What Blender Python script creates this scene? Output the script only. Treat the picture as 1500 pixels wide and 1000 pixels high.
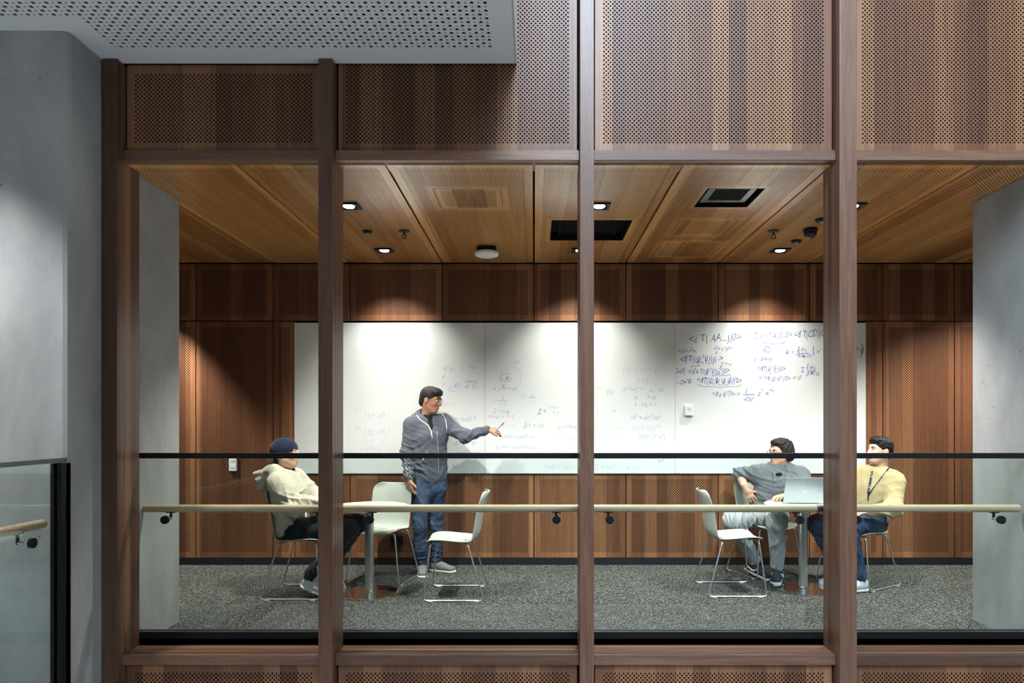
import bpy, bmesh, math, random
import numpy as np
from mathutils import Vector, Matrix

for o in list(bpy.data.objects): bpy.data.objects.remove(o, do_unlink=True)
scn = bpy.context.scene
COL = scn.collection
random.seed(7); np.random.seed(7)
PI = math.pi

# ------------------------------------------------------------------ camera
CAMZ = 1.404
cam = bpy.data.cameras.new('camera'); cam_o = bpy.data.objects.new('camera', cam); COL.objects.link(cam_o)
cam.lens = 24; cam.sensor_width = 36; cam.sensor_fit = 'HORIZONTAL'
cam.shift_x = -32/1500; cam.shift_y = 117/1500
cam.clip_start = 0.05
cam_o.location = (0, 0, CAMZ); cam_o.rotation_euler = (PI/2, 0, 0)
scn.camera = cam_o
def at(px, py, Y): return Vector(((px-782)*Y/1000, Y, CAMZ-(py-617)*Y/1000))

# ------------------------------------------------------------------ world, atrium light, exposure
w = bpy.data.worlds.new('atrium_daylight'); scn.world = w; w.use_nodes = True
bg = w.node_tree.nodes['Background']; bg.inputs[0].default_value = (0.91, 0.95, 1.0, 1); bg.inputs[1].default_value = 0.28
def area(name, loc, tgt, sx, sy, watts, col):
    L = bpy.data.lights.new(name, 'AREA'); L.shape = 'RECTANGLE'; L.size = sx; L.size_y = sy
    L.energy = watts; L.color = col
    o = bpy.data.objects.new(name, L); COL.objects.link(o); o.location = loc
    o.rotation_euler = (Vector(tgt)-Vector(loc)).to_track_quat('-Z', 'Y').to_euler(); return o
area('atrium_skylight', (0.55, -2.0, 8.5), (0.8, 2.2, 0.0), 2.4, 4.0, 950, (0.62, 0.80, 1.0))
area('panel_sheen_fill', (0.9, -8.0, 10.0), (0.9, 4.0, 4.0), 12.0, 5.0, 1200, (0.68, 0.84, 1.0))  # added area lamp behind the camera, gives the outer panels a cool sheen
vs = scn.view_settings
vs.view_transform = 'Standard'; vs.look = 'None'; vs.exposure = 0.22; vs.gamma = 1.0; vs.use_curve_mapping = False

# ------------------------------------------------------------------ basics
def lin(r, g, b):
    f = lambda c: (c/255/12.92) if c/255 <= 0.04045 else ((c/255+0.055)/1.055)**2.4
    return (f(r), f(g), f(b), 1)
def tag(o, label=None, cat=None, group=None, kind=None):
    if label: o['label'] = label
    if cat: o['category'] = cat
    if group: o['group'] = group
    if kind: o['kind'] = kind
    return o
def empty(name, loc, rz=0):
    o = bpy.data.objects.new(name, None); COL.objects.link(o); o.location = loc; o.rotation_euler = (0, 0, rz)
    o.empty_display_size = 0.1; return o
def link(name, me, mats, parent=None, smooth=False):
    o = bpy.data.objects.new(name, me); COL.objects.link(o)
    if mats is not None:
        for m in (mats if isinstance(mats, (list, tuple)) else [mats]): me.materials.append(m)
    if smooth: me.polygons.foreach_set('use_smooth', [True]*len(me.polygons))
    if parent: o.parent = parent
    return o
class MB:
    """collects shapes, builds one mesh object"""
    def __init__(s): s.bm = bmesh.new()
    def box(s, lo, hi, bev=0):
        lo = Vector(lo); hi = Vector(hi); c = (lo+hi)/2; d = hi-lo
        r = bmesh.ops.create_cube(s.bm, size=1, matrix=Matrix.Translation(c) @ Matrix.Diagonal((d.x, d.y, d.z, 1)))
        if bev:
            es = list({e for v in r['verts'] for e in v.link_edges})
            bmesh.ops.bevel(s.bm, geom=es, offset=bev, segments=2, affect='EDGES', profile=0.5)
        return s
    def cyl(s, a, b, r, r2=None, n=20):
        a = Vector(a); b = Vector(b); d = b-a
        M = Matrix.Translation((a+b)/2) @ d.to_track_quat('Z', 'Y').to_matrix().to_4x4()
        bmesh.ops.create_cone(s.bm, cap_ends=True, segments=n, radius1=r, radius2=r if r2 is None else r2, depth=d.length, matrix=M); return s
    def sph(s, c, r, u=16, v=10):
        r = (r, r, r) if not isinstance(r, (tuple, list)) else r
        bmesh.ops.create_uvsphere(s.bm, u_segments=u, v_segments=v, radius=1, matrix=Matrix.Translation(c) @ Matrix.Diagonal((*r, 1))); return s
    def lathe(s, prof, c=(0, 0, 0), n=40):
        rings = []
        for (r, z) in prof:
            if r < 1e-6: rings.append([s.bm.verts.new((c[0], c[1], c[2]+z))])
            else: rings.append([s.bm.verts.new((c[0]+r*math.cos(2*PI*i/n), c[1]+r*math.sin(2*PI*i/n), c[2]+z)) for i in range(n)])
        for A, B in zip(rings, rings[1:]):
            for i in range(n):
                j = (i+1) % n
                q = [A[i % len(A)], A[j % len(A)], B[j % len(B)], B[i % len(B)]]
                q = list(dict.fromkeys(q))
                if len(q) > 2: s.bm.faces.new(q)
        return s
    def tube(s, pts, r, n=8, cap=True, flat=None):
        pts = [Vector(p) for p in pts]; rings = []; up = None
        for i, p in enumerate(pts):
            t = (pts[min(i+1, len(pts)-1)]-pts[max(i-1, 0)]).normalized()
            if up is None:
                up = Vector((0, 0, 1)) if abs(t.z) < .9 else Vector((1, 0, 0))
            x = t.cross(up).normalized(); y = x.cross(t).normalized(); up = y
            rr = r if not isinstance(r, (list, tuple)) else r[i]
            rings.append([s.bm.verts.new(p+x*math.cos(2*PI*k/n)*rr+y*math.sin(2*PI*k/n)*rr*(flat or 1)) for k in range(n)])
        for A, B in zip(rings, rings[1:]):
            for k in range(n): s.bm.faces.new([A[k], A[(k+1) % n], B[(k+1) % n], B[k]])
        if cap: s.bm.faces.new(rings[0][::-1]); s.bm.faces.new(rings[-1])
        return s
    def build(s, name, mat, parent=None, smooth=False, off=None, ang=None):
        bmesh.ops.recalc_face_normals(s.bm, faces=s.bm.faces)
        if off is not None: bmesh.ops.translate(s.bm, verts=s.bm.verts, vec=-Vector(off))
        me = bpy.data.meshes.new(name); s.bm.to_mesh(me); s.bm.free()
        o = link(name, me, mat, parent, smooth)
        if smooth and ang:
            sharp = me.attributes.new('sharp_edge', 'BOOLEAN', 'EDGE')
            b2 = bmesh.new(); b2.from_mesh(me); b2.edges.ensure_lookup_table()
            sharp.data.foreach_set('value', [e.is_boundary or (len(e.link_faces) == 2 and e.calc_face_angle(0) > ang) for e in b2.edges]); b2.free()
        return o
def fillet(pts, r, n=5):
    pts = [Vector(p) for p in pts]; out = [pts[0]]
    for a, b, c in zip(pts, pts[1:], pts[2:]):
        d1 = (a-b).normalized(); d2 = (c-b).normalized()
        p1 = b+d1*r; p2 = b+d2*r
        for i in range(n+1):
            t = i/n; out.append(p1*(1-t)**2+b*2*t*(1-t)+p2*t*t)
    out.append(pts[-1]); return out

# ------------------------------------------------------------------ materials
class NT:
    def __init__(s, name, rough=0.5, spec=0.5, metal=0.0):
        s.m = bpy.data.materials.new(name); s.m.use_nodes = True; s.t = s.m.node_tree; s.n = s.t.nodes
        s.b = s.n['Principled BSDF']; s.b.inputs['Roughness'].default_value = rough
        s.b.inputs['Specular IOR Level'].default_value = spec; s.b.inputs['Metallic'].default_value = metal
    def node(s, typ, **kw):
        nd = s.n.new(typ)
        for k, v in kw.items():
            if k.startswith('i_'): s.put(nd.inputs[k[2:].replace('_', ' ')], v)
            else: setattr(nd, k, v)
        return nd
    def put(s, sock, v):
        if isinstance(v, bpy.types.NodeSocket): s.t.links.new(v, sock)
        else: sock.default_value = v
    def math(s, op, a, b=None, c=None):
        nd = s.n.new('ShaderNodeMath'); nd.operation = op; s.put(nd.inputs[0], a)
        if b is not None: s.put(nd.inputs[1], b)
        if c is not None: s.put(nd.inputs[2], c)
        return nd.outputs[0]
    def mix(s, f, a, b, mode='MIX'):
        nd = s.n.new('ShaderNodeMix'); nd.data_type = 'RGBA'; nd.blend_type = mode
        s.put(nd.inputs[0], f); s.put(nd.inputs[6], a); s.put(nd.inputs[7], b); return nd.outputs[2]
    def ramp(s, f, stops):
        nd = s.n.new('ShaderNodeValToRGB'); e = nd.color_ramp.elements
        while len(e) < len(stops): e.new(0.5)
        for x, (p, c) in zip(e, stops): x.position = p; x.color = c
        s.put(nd.inputs[0], f); return nd.outputs[0]
    def maprange(s, v, a, b, c, d):
        nd = s.n.new('ShaderNodeMapRange'); s.put(nd.inputs[0], v)
        for i, x in enumerate((a, b, c, d)): nd.inputs[i+1].default_value = x
        return nd.outputs[0]
    def noise(s, vec, scale, detail=3, rough=0.5, dist=0, dim='3D'):
        nd = s.n.new('ShaderNodeTexNoise'); nd.noise_dimensions = dim
        s.put(nd.inputs['Vector'], vec); nd.inputs['Scale'].default_value = scale; nd.inputs['Detail'].default_value = detail
        nd.inputs['Roughness'].default_value = rough; nd.inputs['Distortion'].default_value = dist; return nd.outputs[0]
    def color(s, c): s.put(s.b.inputs['Base Color'], c); return s
    def bump(s, h, strength=0.3, dist=0.002):
        nd = s.n.new('ShaderNodeBump'); s.put(nd.inputs['Height'], h); nd.inputs['Strength'].default_value = strength
        nd.inputs['Distance'].default_value = dist; s.t.links.new(nd.outputs[0], s.b.inputs['Normal']); return s

def plain(name, c, rough=0.5, spec=0.5, metal=0.0, var=0.06, scale=30):
    k = NT(name, rough, spec, metal); tc = k.node('ShaderNodeTexCoord').outputs['Object']
    n = k.noise(tc, scale, 3)
    a = tuple(x*(1-var) for x in c[:3])+(1,); b = tuple(min(1, x*(1+var)) for x in c[:3])+(1,)
    k.color(k.mix(n, a, b)); return k.m

def wood_panel(name, dark, mid, light, perforated, rough=0.42, spec=0.5, pitch=0.026, hole=0.2):
    """veneered board: staves of varying tone across u, grain along v, optional staggered drilled holes"""
    k = NT(name, rough, spec)
    uv = k.node('ShaderNodeUVMap').outputs[0]
    rnd = k.node('ShaderNodeObjectInfo').outputs['Random']
    sep = k.node('ShaderNodeSeparateXYZ'); k.put(sep.inputs[0], uv)
    u, v = sep.outputs[0], sep.outputs[1]
    us = k.math('ADD', u, k.math('MULTIPLY', rnd, 37.0))
    vs_ = k.math('ADD', v, k.math('MULTIPLY', rnd, 11.0))
    vor = k.node('ShaderNodeTexVoronoi', voronoi_dimensions='1D'); k.put(vor.inputs['W'], us); vor.inputs['Scale'].default_value = 8.5
    wn = k.node('ShaderNodeSeparateColor'); k.put(wn.inputs[0], vor.outputs['Color'])
    stave = wn.outputs[0]
    cmb = k.node('ShaderNodeCombineXYZ'); k.put(cmb.inputs[0], k.math('MULTIPLY', us, 55.0)); k.put(cmb.inputs[1], k.math('MULTIPLY', vs_, 1.6)); k.put(cmb.inputs[2], k.math('MULTIPLY', stave, 20.0))
    grain = k.noise(cmb.outputs[0], 1.0, 5, 0.6, 0.6)
    cm2 = k.node('ShaderNodeCombineXYZ'); k.put(cm2.inputs[0], k.math('MULTIPLY', us, 260.0)); k.put(cm2.inputs[1], k.math('MULTIPLY', vs_, 9.0))
    fine = k.noise(cm2.outputs[0], 1.0, 2, 0.5)
    f = k.math('ADD', k.math('MULTIPLY', stave, 0.44), k.math('MULTIPLY', grain, 0.55))
    f = k.math('ADD', f, k.math('MULTIPLY', k.math('SUBTRACT', fine, 0.5), 0.25))
    f = k.math('ADD', f, 0.02)
    c = k.ramp(f, [(0.05, dark), (0.5, mid), (0.98, light)])
    if perforated:
        def lattice(off):
            a = k.math('SUBTRACT', k.math('FRACT', k.math('ADD', k.math('DIVIDE', u, pitch), off)), 0.5)
            b = k.math('SUBTRACT', k.math('FRACT', k.math('ADD', k.math('DIVIDE', v, pitch), off)), 0.5)
            return k.math('SQRT', k.math('ADD', k.math('MULTIPLY', a, a), k.math('MULTIPLY', b, b)))
        d = k.math('MINIMUM', lattice(0.25), lattice(0.75))
        m = k.maprange(d, hole-0.02, hole+0.02, 1, 0)
        c = k.mix(m, c, (0.006, 0.005, 0.004, 1))
        k.put(k.b.inputs['Specular IOR Level'], k.maprange(m, 0, 1, spec, 0.0))
        k.put(k.b.inputs['Roughness'], k.maprange(m, 0, 1, rough, 1.0))
        k.bump(k.math('SUBTRACT', 1, m), 0.35, 0.004)
    else:
        k.bump(grain, 0.12, 0.002)
    k.color(c); return k.m

def timber(name, dark, mid, light, rough=0.4, spec=0.5):
    """solid laminated timber, grain along local z"""
    k = NT(name, rough, spec); tc = k.node('ShaderNodeTexCoord').outputs['Object']
    rnd = k.node('ShaderNodeObjectInfo').outputs['Random']
    sep = k.node('ShaderNodeSeparateXYZ'); k.put(sep.inputs[0], tc)
    x, y, z = sep.outputs
    lam = k.node('ShaderNodeTexVoronoi', voronoi_dimensions='1D'); k.put(lam.inputs['W'], k.math('ADD', y, k.math('MULTIPLY', rnd, 9))); lam.inputs['Scale'].default_value = 32
    ls = k.node('ShaderNodeSeparateColor'); k.put(ls.inputs[0], lam.outputs['Color'])
    cb = k.node('ShaderNodeCombineXYZ'); k.put(cb.inputs[0], k.math('MULTIPLY', x, 22)); k.put(cb.inputs[1], k.math('MULTIPLY', y, 40))
    k.put(cb.inputs[2], k.math('MULTIPLY', k.math('ADD', z, k.math('MULTIPLY', rnd, 31)), 1.1))
    g = k.noise(cb.outputs[0], 1.0, 5, 0.62, 0.9)
    rings = k.math('FRACT', k.math('MULTIPLY', g, 7.0))
    cb2 = k.node('ShaderNodeCombineXYZ'); k.put(cb2.inputs[0], k.math('MULTIPLY', x, 300)); k.put(cb2.inputs[1], k.math('MULTIPLY', y, 300)); k.put(cb2.inputs[2], k.math('MULTIPLY', z, 8))
    fine = k.noise(cb2.outputs[0], 1.0, 2)
    f = k.math('ADD', k.math('MULTIPLY', g, 0.55), k.math('MULTIPLY', ls.outputs[0], 0.38))
    f = k.math('ADD', f, k.math('MULTIPLY', k.math('SUBTRACT', fine, 0.5), 0.22))
    f = k.math('ADD', f, k.math('MULTIPLY', rings, 0.10))
    k.color(k.ramp(f, [(0.12, dark), (0.5, mid), (0.92, light)])).bump(fine, 0.15, 0.001); return k.m

def concrete(name, c1, c2):
    k = NT(name, 0.62, 0.35); tc = k.node('ShaderNodeTexCoord').outputs['Object']
    mp = k.node('ShaderNodeMapping'); k.put(mp.inputs[0], tc); mp.inputs['Scale'].default_value = (1.2, 1.2, 0.55)
    big = k.noise(mp.outputs[0], 1.6, 6, 0.62, 0.4)
    sm = k.noise(tc, 40, 4, 0.6)
    vo = k.node('ShaderNodeTexVoronoi'); k.put(vo.inputs['Vector'], tc); vo.inputs['Scale'].default_value = 9
    vr = k.node('ShaderNodeSeparateColor'); k.put(vr.inputs[0], vo.outputs['Color'])
    pit = k.math('MULTIPLY', k.math('LESS_THAN', vo.outputs['Distance'], 0.045), k.math('GREATER_THAN', vr.outputs[0], 0.62))
    c = k.mix(k.maprange(big, 0.3, 0.7, 0, 1), c1, c2)
    c = k.mix(k.math('MULTIPLY', sm, 0.25), c, tuple(x*0.75 for x in c1[:3])+(1,))
    c = k.mix(k.math('MULTIPLY', pit, 0.75), c, (0.04, 0.04, 0.04, 1))
    k.color(c).bump(k.math('SUBTRACT', sm, pit), 0.12, 0.003); return k.m

M = {}
WD, WM, WL = lin(70, 43, 29), lin(124, 81, 54), lin(174, 127, 88)
M['panel_p'] = wood_panel('spotted_veneer_perforated', WD, WM, WL, True, hole=0.215)
M['panel'] = wood_panel('spotted_veneer', WD, WM, WL, False)
CD, CM_, CL = lin(128, 82, 44), lin(194, 138, 80), lin(230, 184, 120)
M['ceil_p'] = wood_panel('ceiling_veneer_perforated', CD, CM_, CL, True, rough=0.2, spec=0.9)
M['ceil'] = wood_panel('ceiling_veneer', CD, CM_, CL, False, rough=0.2, spec=0.9)
M['timber'] = timber('hardwood_timber', lin(70, 47, 36), lin(108, 76, 59), lin(154, 118, 94), 0.36)
M['black'] = plain('black_backing', (0.006, 0.006, 0.006, 1), 0.9, 0.1)
M['black_metal'] = plain('black_powdercoat', (0.008, 0.008, 0.009, 1), 0.5, 0.25)
M['concrete'] = concrete('formed_concrete', lin(142, 145, 144), lin(186, 188, 186))
M['plaster'] = plain('soffit_board', lin(232, 232, 231), 0.7, 0.3, var=0.02, scale=3)
M['steel'] = plain('brushed_steel', (0.62, 0.63, 0.63, 1), 0.34, 0.5, 1.0, var=0.1)
M['chrome'] = plain('polished_steel', (0.72, 0.72, 0.71, 1), 0.10, 0.5, 1.0, var=0.04)
M['rod'] = plain('satin_steel_rod', (0.62, 0.63, 0.62, 1), 0.4, 0.5, 1.0, var=0.05)
M['grey_metal'] = plain('grey_capping', (0.16, 0.17, 0.17, 1), 0.3, 0.5, 0.8)
M['shell'] = plain('chair_shell_plastic', lin(178, 183, 174), 0.42, 0.45, var=0.02)
M['table'] = plain('white_laminate', lin(232, 234, 228), 0.35, 0.5, var=0.01)
M['white'] = plain('white_plastic', lin(232, 234, 234), 0.4, 0.5, var=0.01)
M['skirting'] = plain('dark_skirting', lin(28, 30, 34), 0.5, 0.3)

def carpet():
    k = NT('speckled_carpet', 0.95, 0.1); tc = k.node('ShaderNodeTexCoord').outputs['Object']
    vo = k.node('ShaderNodeTexVoronoi'); k.put(vo.inputs['Vector'], tc); vo.inputs['Scale'].default_value = 190
    s = k.node('ShaderNodeSeparateColor'); k.put(s.inputs[0], vo.outputs['Color'])
    big = k.noise(tc, 2.2, 3)
    c = k.ramp(s.outputs[0], [(0.0, lin(22, 23, 24)), (0.5, lin(42, 43, 43)), (0.75, lin(78, 79, 77)), (0.93, lin(160, 160, 152))])
    c = k.mix(k.maprange(big, 0.3, 0.7, 0, 0.2), c, lin(60, 62, 62))
    k.color(c).bump(s.outputs[1], 0.6, 0.004); return k.m
M['carpet'] = carpet()
def glass(name, tint, refl=1.0):
    m = bpy.data.materials.new(name); m.use_nodes = True; t = m.node_tree; n = t.nodes
    n.remove(n['Principled BSDF'])
    tr = n.new('ShaderNodeBsdfTransparent'); tr.inputs[0].default_value = tint
    gl = n.new('ShaderNodeBsdfGlossy'); gl.inputs['Roughness'].default_value = 0.0; gl.inputs[0].default_value = (1, 1, 1, 1)
    lw = n.new('ShaderNodeLayerWeight'); lw.inputs[0].default_value = 0.5
    p = n.new('ShaderNodeMath'); p.operation = 'POWER'; t.links.new(lw.outputs['Facing'], p.inputs[0]); p.inputs[1].default_value = 4.5
    mr = n.new('ShaderNodeMapRange'); t.links.new(p.outputs[0], mr.inputs[0]); mr.inputs[3].default_value = 0.03*refl; mr.inputs[4].default_value = 1.0
    mx = n.new('ShaderNodeMixShader'); t.links.new(mr.outputs[0], mx.inputs[0]); t.links.new(tr.outputs[0], mx.inputs[1]); t.links.new(gl.outputs[0], mx.inputs[2])
    t.links.new(mx.outputs[0], n['Material Output'].inputs[0]); return m
M['glass'] = glass('balustrade_glass', (0.90, 0.945, 0.93, 1))
def emis(name, col, s):
    m = bpy.data.materials.new(name); m.use_nodes = True; b = m.node_tree.nodes['Principled BSDF']
    b.inputs['Emission Color'].default_value = col; b.inputs['Emission Strength'].default_value = s; b.inputs['Base Color'].default_value = (0.9, 0.9, 0.9, 1); return m
M['lamp'] = emis('lamp_lens', (1, 0.97, 0.92, 1), 6)
def whiteboard_mat():
    k = NT('white_glass_board', 0.07, 0.5); tc = k.node('ShaderNodeTexCoord').outputs['Object']
    n = k.noise(tc, 1.7, 4, 0.6)
    k.color(k.mix(k.maprange(n, 0.35, 0.75, 0, 1), lin(226, 233, 231), lin(218, 226, 226))); return k.m
M['board'] = whiteboard_mat()
M['oak'] = None
def oak():
    k = NT('pale_oak', 0.45, 0.4); tc = k.node('ShaderNodeTexCoord').outputs['Object']
    mp = k.node('ShaderNodeMapping'); k.put(mp.inputs[0], tc); mp.inputs['Scale'].default_value = (1.2, 60, 60)
    g = k.noise(mp.outputs[0], 1.0, 4, 0.6)
    mp2 = k.node('ShaderNodeMapping'); k.put(mp2.inputs[0], tc); mp2.inputs['Scale'].default_value = (1.6, 0.1, 0.1)
    g2 = k.noise(mp2.outputs[0], 1.0, 2, 0.6)
    f = k.math('ADD', k.math('MULTIPLY', g, 0.6), k.math('MULTIPLY', g2, 0.5))
    k.color(k.ramp(f, [(0.25, lin(150, 122, 96)), (0.55, lin(192, 166, 136)), (0.85, lin(214, 194, 166))])); return k.m
M['oak'] = oak()

# ------------------------------------------------------------------ boards with drilled field
PITCH = 0.026
def plate_mesh(name, w, h, t, margin, voids=(), plains=(), bev=0.0):
    """front face (local z=0, spanning u 0..w, v 0..h) cut at all break lines; slot 0 plain border, slot 1 perforated field"""
    nu = max(0, int((w-2*margin)/PITCH*2)/2); nv = max(0, int((h-2*margin)/PITCH*2)/2)
    mu = (w-nu*PITCH)/2; mv = (h-nv*PITCH)/2
    if margin < 0 or nu < 1 or nv < 1: mu, mv, field = 0, 0, False
    else: field = True
    xs = {0, w, mu, w-mu}; ys = {0, h, mv, h-mv}
    for r in list(voids)+list(plains):
        xs |= {r[0], r[2]}; ys |= {r[1], r[3]}
    xs = sorted(x for x in xs if -1e-6 <= x <= w+1e-6); ys = sorted(y for y in ys if -1e-6 <= y <= h+1e-6)
    V = {}; verts = []; faces = []; mi = []
    def vid(x, y, z):
        kx = (round(x, 5), round(y, 5), round(z, 5))
        if kx not in V: V[kx] = len(verts); verts.append((x, y, z))
        return V[kx]
    inr = lambda x, y, r: r[0] < x < r[2] and r[1] < y < r[3]
    solid = {}
    for i in range(len(xs)-1):
        for j in range(len(ys)-1):
            cx, cy = (xs[i]+xs[i+1])/2, (ys[j]+ys[j+1])/2
            solid[i, j] = not any(inr(cx, cy, r) for r in voids)
    for (i, j), ok in solid.items():
        if not ok: continue
        x0, x1, y0, y1 = xs[i], xs[i+1], ys[j], ys[j+1]
        cx, cy = (x0+x1)/2, (y0+y1)/2
        faces.append([vid(x0, y0, 0), vid(x1, y0, 0), vid(x1, y1, 0), vid(x0, y1, 0)])
        mi.append(1 if field and mu < cx < w-mu and mv < cy < h-mv and not any(inr(cx, cy, r) for r in plains) else 0)
        for di, dj, a, b in ((-1, 0, (x0, y1), (x0, y0)), (1, 0, (x1, y0), (x1, y1)), (0, -1, (x0, y0), (x1, y0)), (0, 1, (x1, y1), (x0, y1))):
            if not solid.get((i+di, j+dj), False):
                faces.append([vid(a[0], a[1], 0), vid(a[0], a[1], -t), vid(b[0], b[1], -t), vid(b[0], b[1], 0)]); mi.append(0)
    me = bpy.data.meshes.new(name); me.from_pydata(verts, [], faces)
    me.polygons.foreach_set('material_index', mi)
    uvl = me.uv_layers.new(name='UVMap'); 
    co = np.array(verts, dtype=np.float32); li = np.zeros(len(me.loops), dtype=np.int32); me.loops.foreach_get('vertex_index', li)
    uvl.data.foreach_set('uv', (co[li][:, :2]-np.array([mu, mv], dtype=np.float32)).ravel())
    return me
def wall_plate(name, x0, x1, z0, z1, Y, mats, parent, margin=0.05, t=0.018, **kw):
    me = plate_mesh(name, x1-x0, z1-z0, t, margin, **kw); o = link(name, me, mats, parent)
    o.matrix_local = Matrix(((1, 0, 0, x0), (0, 0, -1, Y), (0, 1, 0, z0), (0, 0, 0, 1))); return o
def ceil_plate(name, x0, x1, y0, y1, Z, mats, parent, margin=0.05, t=0.018, voids=(), plains=()):
    cv = lambda r: (r[0]-x0, y1-r[3], r[2]-x0, y1-r[1])
    me = plate_mesh(name, x1-x0, y1-y0, t, margin, voids=[cv(r) for r in voids], plains=[cv(r) for r in plains]); o = link(name, me, mats, parent)
    o.matrix_local = Matrix(((1, 0, 0, x0), (0, -1, 0, y1), (0, 0, -1, Z), (0, 0, 0, 1))); return o
PAN = [M['panel'], M['panel_p']]; CEI = [M['ceil'], M['ceil_p']]
def beam(name, lo, hi, axis, mat, parent, bev=0.003):
    """box whose local z runs along `axis`"""
    lo = Vector(lo); hi = Vector(hi); c = (lo+hi)/2; d = hi-lo
    if axis == 'z': size = (d.x, d.y, d.z); R = Matrix.Identity(3)
    else: size = (d.z, d.y, d.x); R = Matrix(((0, 0, 1), (0, 1, 0), (-1, 0, 0)))
    b = MB().box((-size[0]/2, -size[1]/2, -size[2]/2), (size[0]/2, size[1]/2, size[2]/2), bev)
    o = b.build(name, mat, parent); o.matrix_local = Matrix.Translation(c) @ R.to_4x4(); return o

# ------------------------------------------------------------------ the room shell
YW = 6.684; CEIL = 2.955; XL, XR = -4.9, 5.5
YP, YF, YB = 4.023, 4.072, 4.253            # post front, sill/head front, frame back
PANY = 4.10
def struct(o): o['kind'] = 'structure'; return o
struct(MB().box((XL, YB-0.01, -0.25), (XR, YW+0.2, 0)).build('floor', M['carpet']))
struct(MB().box((-9, -9, -3.3), (9, 4.3, -3.2)).build('floor_atrium', plain('atrium_floor', lin(196, 194, 190), 0.6)))
struct(MB().box((-12, -9.0, -3.3), (12, -8.6, 3.9)).build('wall_reflection_block', plain('reflection_block_dark', lin(58, 56, 55), 0.7)))  # unseen dark wall added behind the camera to dim the glass reflections
# back wall
wb = struct(MB().box((XL, YW+0.02, -0.25), (XR, YW+0.2, 3.3)).build('wall_back', M['black']))
G = 0.005
joints = [-4.86, -4.06, -3.31, -2.553, -1.798, -0.896, 0.0, 0.902, 1.805, 2.70, 3.416, 4.118, 4.86, 5.46]
ZB0, ZB1, ZT = 0.072, 0.892, 2.385
BX0, BX1 = -2.34, 3.243
for a, b in zip(joints, joints[1:]):
    wall_plate('panel', a+G, b-G, ZT+G, CEIL-0.012, YW, PAN, wb, 0.05)
    if b <= BX0 or a >= BX1:
        wall_plate('panel', a+G, b-G, ZB0, ZT-G, YW, PAN, wb, 0.05)
    elif a < BX0 < b:
        wall_plate('panel', a+G, BX0-0.004, ZB0, ZT-G, YW, PAN, wb, 0.05)
        wall_plate('panel', BX0+0.004, b-G, ZB0, ZB1-G, YW, PAN, wb, 0.05)
    elif a < BX1 < b:
        wall_plate('panel', BX1+0.004, b-G, ZB0, ZT-G, YW, PAN, wb, 0.05)
        wall_plate('panel', a+G, BX1-0.004, ZB0, ZB1-G, YW, PAN, wb, 0.05)
    else:
        wall_plate('panel', a+G, b-G, ZB0, ZB1-G, YW, PAN, wb, 0.05)
struct(MB().box((XL, YW-0.006, 0), (XR, YW+0.02, ZB0-0.004)).build('baseboard_back', M['skirting']))
struct(MB().box((XL-0.2, YB, -0.25), (XL, YW+0.2, 3.3)).build('wall_left', M['concrete']))
struct(MB().box((XR, YB, -0.25), (XR+0.2, YW+0.2, 3.3)).build('wall_right', M['concrete']))
# concrete piers inside the room
def pier(name, x0, x1, y0, y1, z0, z1, ch=0.012):
    b = MB(); pts = [(x0, y0+ch), (x0+ch, y0), (x1-ch, y0), (x1, y0+ch), (x1, y1-ch), (x1-ch, y1), (x0+ch, y1), (x0, y1-ch)]
    lo = [b.bm.verts.new((x, y, z0)) for x, y in pts]; hi = [b.bm.verts.new((x, y, z1)) for x, y in pts]
    b.bm.faces.new(lo[::-1]); b.bm.faces.new(hi)
    for i in range(8): b.bm.faces.new([lo[i], lo[(i+1) % 8], hi[(i+1) % 8], hi[i]])
    return struct(b.build(name, M['concrete']))
pier('wall_pier_left', -4.9, -2.488, 4.262, 4.80, 0, CEIL-0.004)
pier('wall_pier_right', 3.105, 5.5, 4.262, 4.84, 0, CEIL-0.004)
# ceiling boards
ce = struct(MB().box((XL, YB-0.14, 3.07), (XR, YW+0.2, 3.3)).build('ceiling', M['black']))
cj = [-4.86, -4.06, -3.31, -2.553, -1.798, -0.896, 0.0, 0.902, 1.805, 2.70, 3.416, 4.118, 4.86, 5.46]
def cy(py): return 1551/(617-py)
def crect(pxl, pyt, pxr, pyb):
    """rectangle on the ceiling from its far and near edges"""
    y0, y1 = cy(pyt), cy(pyb); return ((pxl-782)*y0/1000, y0, (pxr-782)*y0/1000, y1)
AC1 = (0.137, 5.263, 0.763, 5.86)
AC2 = crect(1036.7, 275.7, 1122, 303.7)
HATCH1 = crect(633.5, 276.5, 733.5, 305)
HATCH2 = crect(996.5, 321.3, 1083.5, 344.8)
HATCH3 = crect(972, 353.7, 1062.5, 376.5)
for a, b in zip(cj, cj[1:]):
    cx = (a+b)/2; vo = []; pl = []
    for r, hat in ((AC1, 0), (AC2, 0), (HATCH1, 1), (HATCH2, 1), (HATCH3, 1)):
        if a < r[0] and r[2] < b:
            vo.append(r); m = 0.045 if hat else 0.03
            pl.append((r[0]-m, r[1]-m, r[2]+m, min(r[3]+m, YW-0.03)))
    p = ceil_plate('panel', a+.0075, b-.0075, YB-0.12, YW-0.012, CEIL, CEI, ce, 0.05, voids=vo, plains=pl)
for r in (HATCH1, HATCH2, HATCH3):
    g = 0.004
    hm = ceil_plate('access_hatch', r[0]+g, r[2]-g, r[1]+g, r[3]-g, CEIL, CEI, ce, 0.035)

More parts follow.
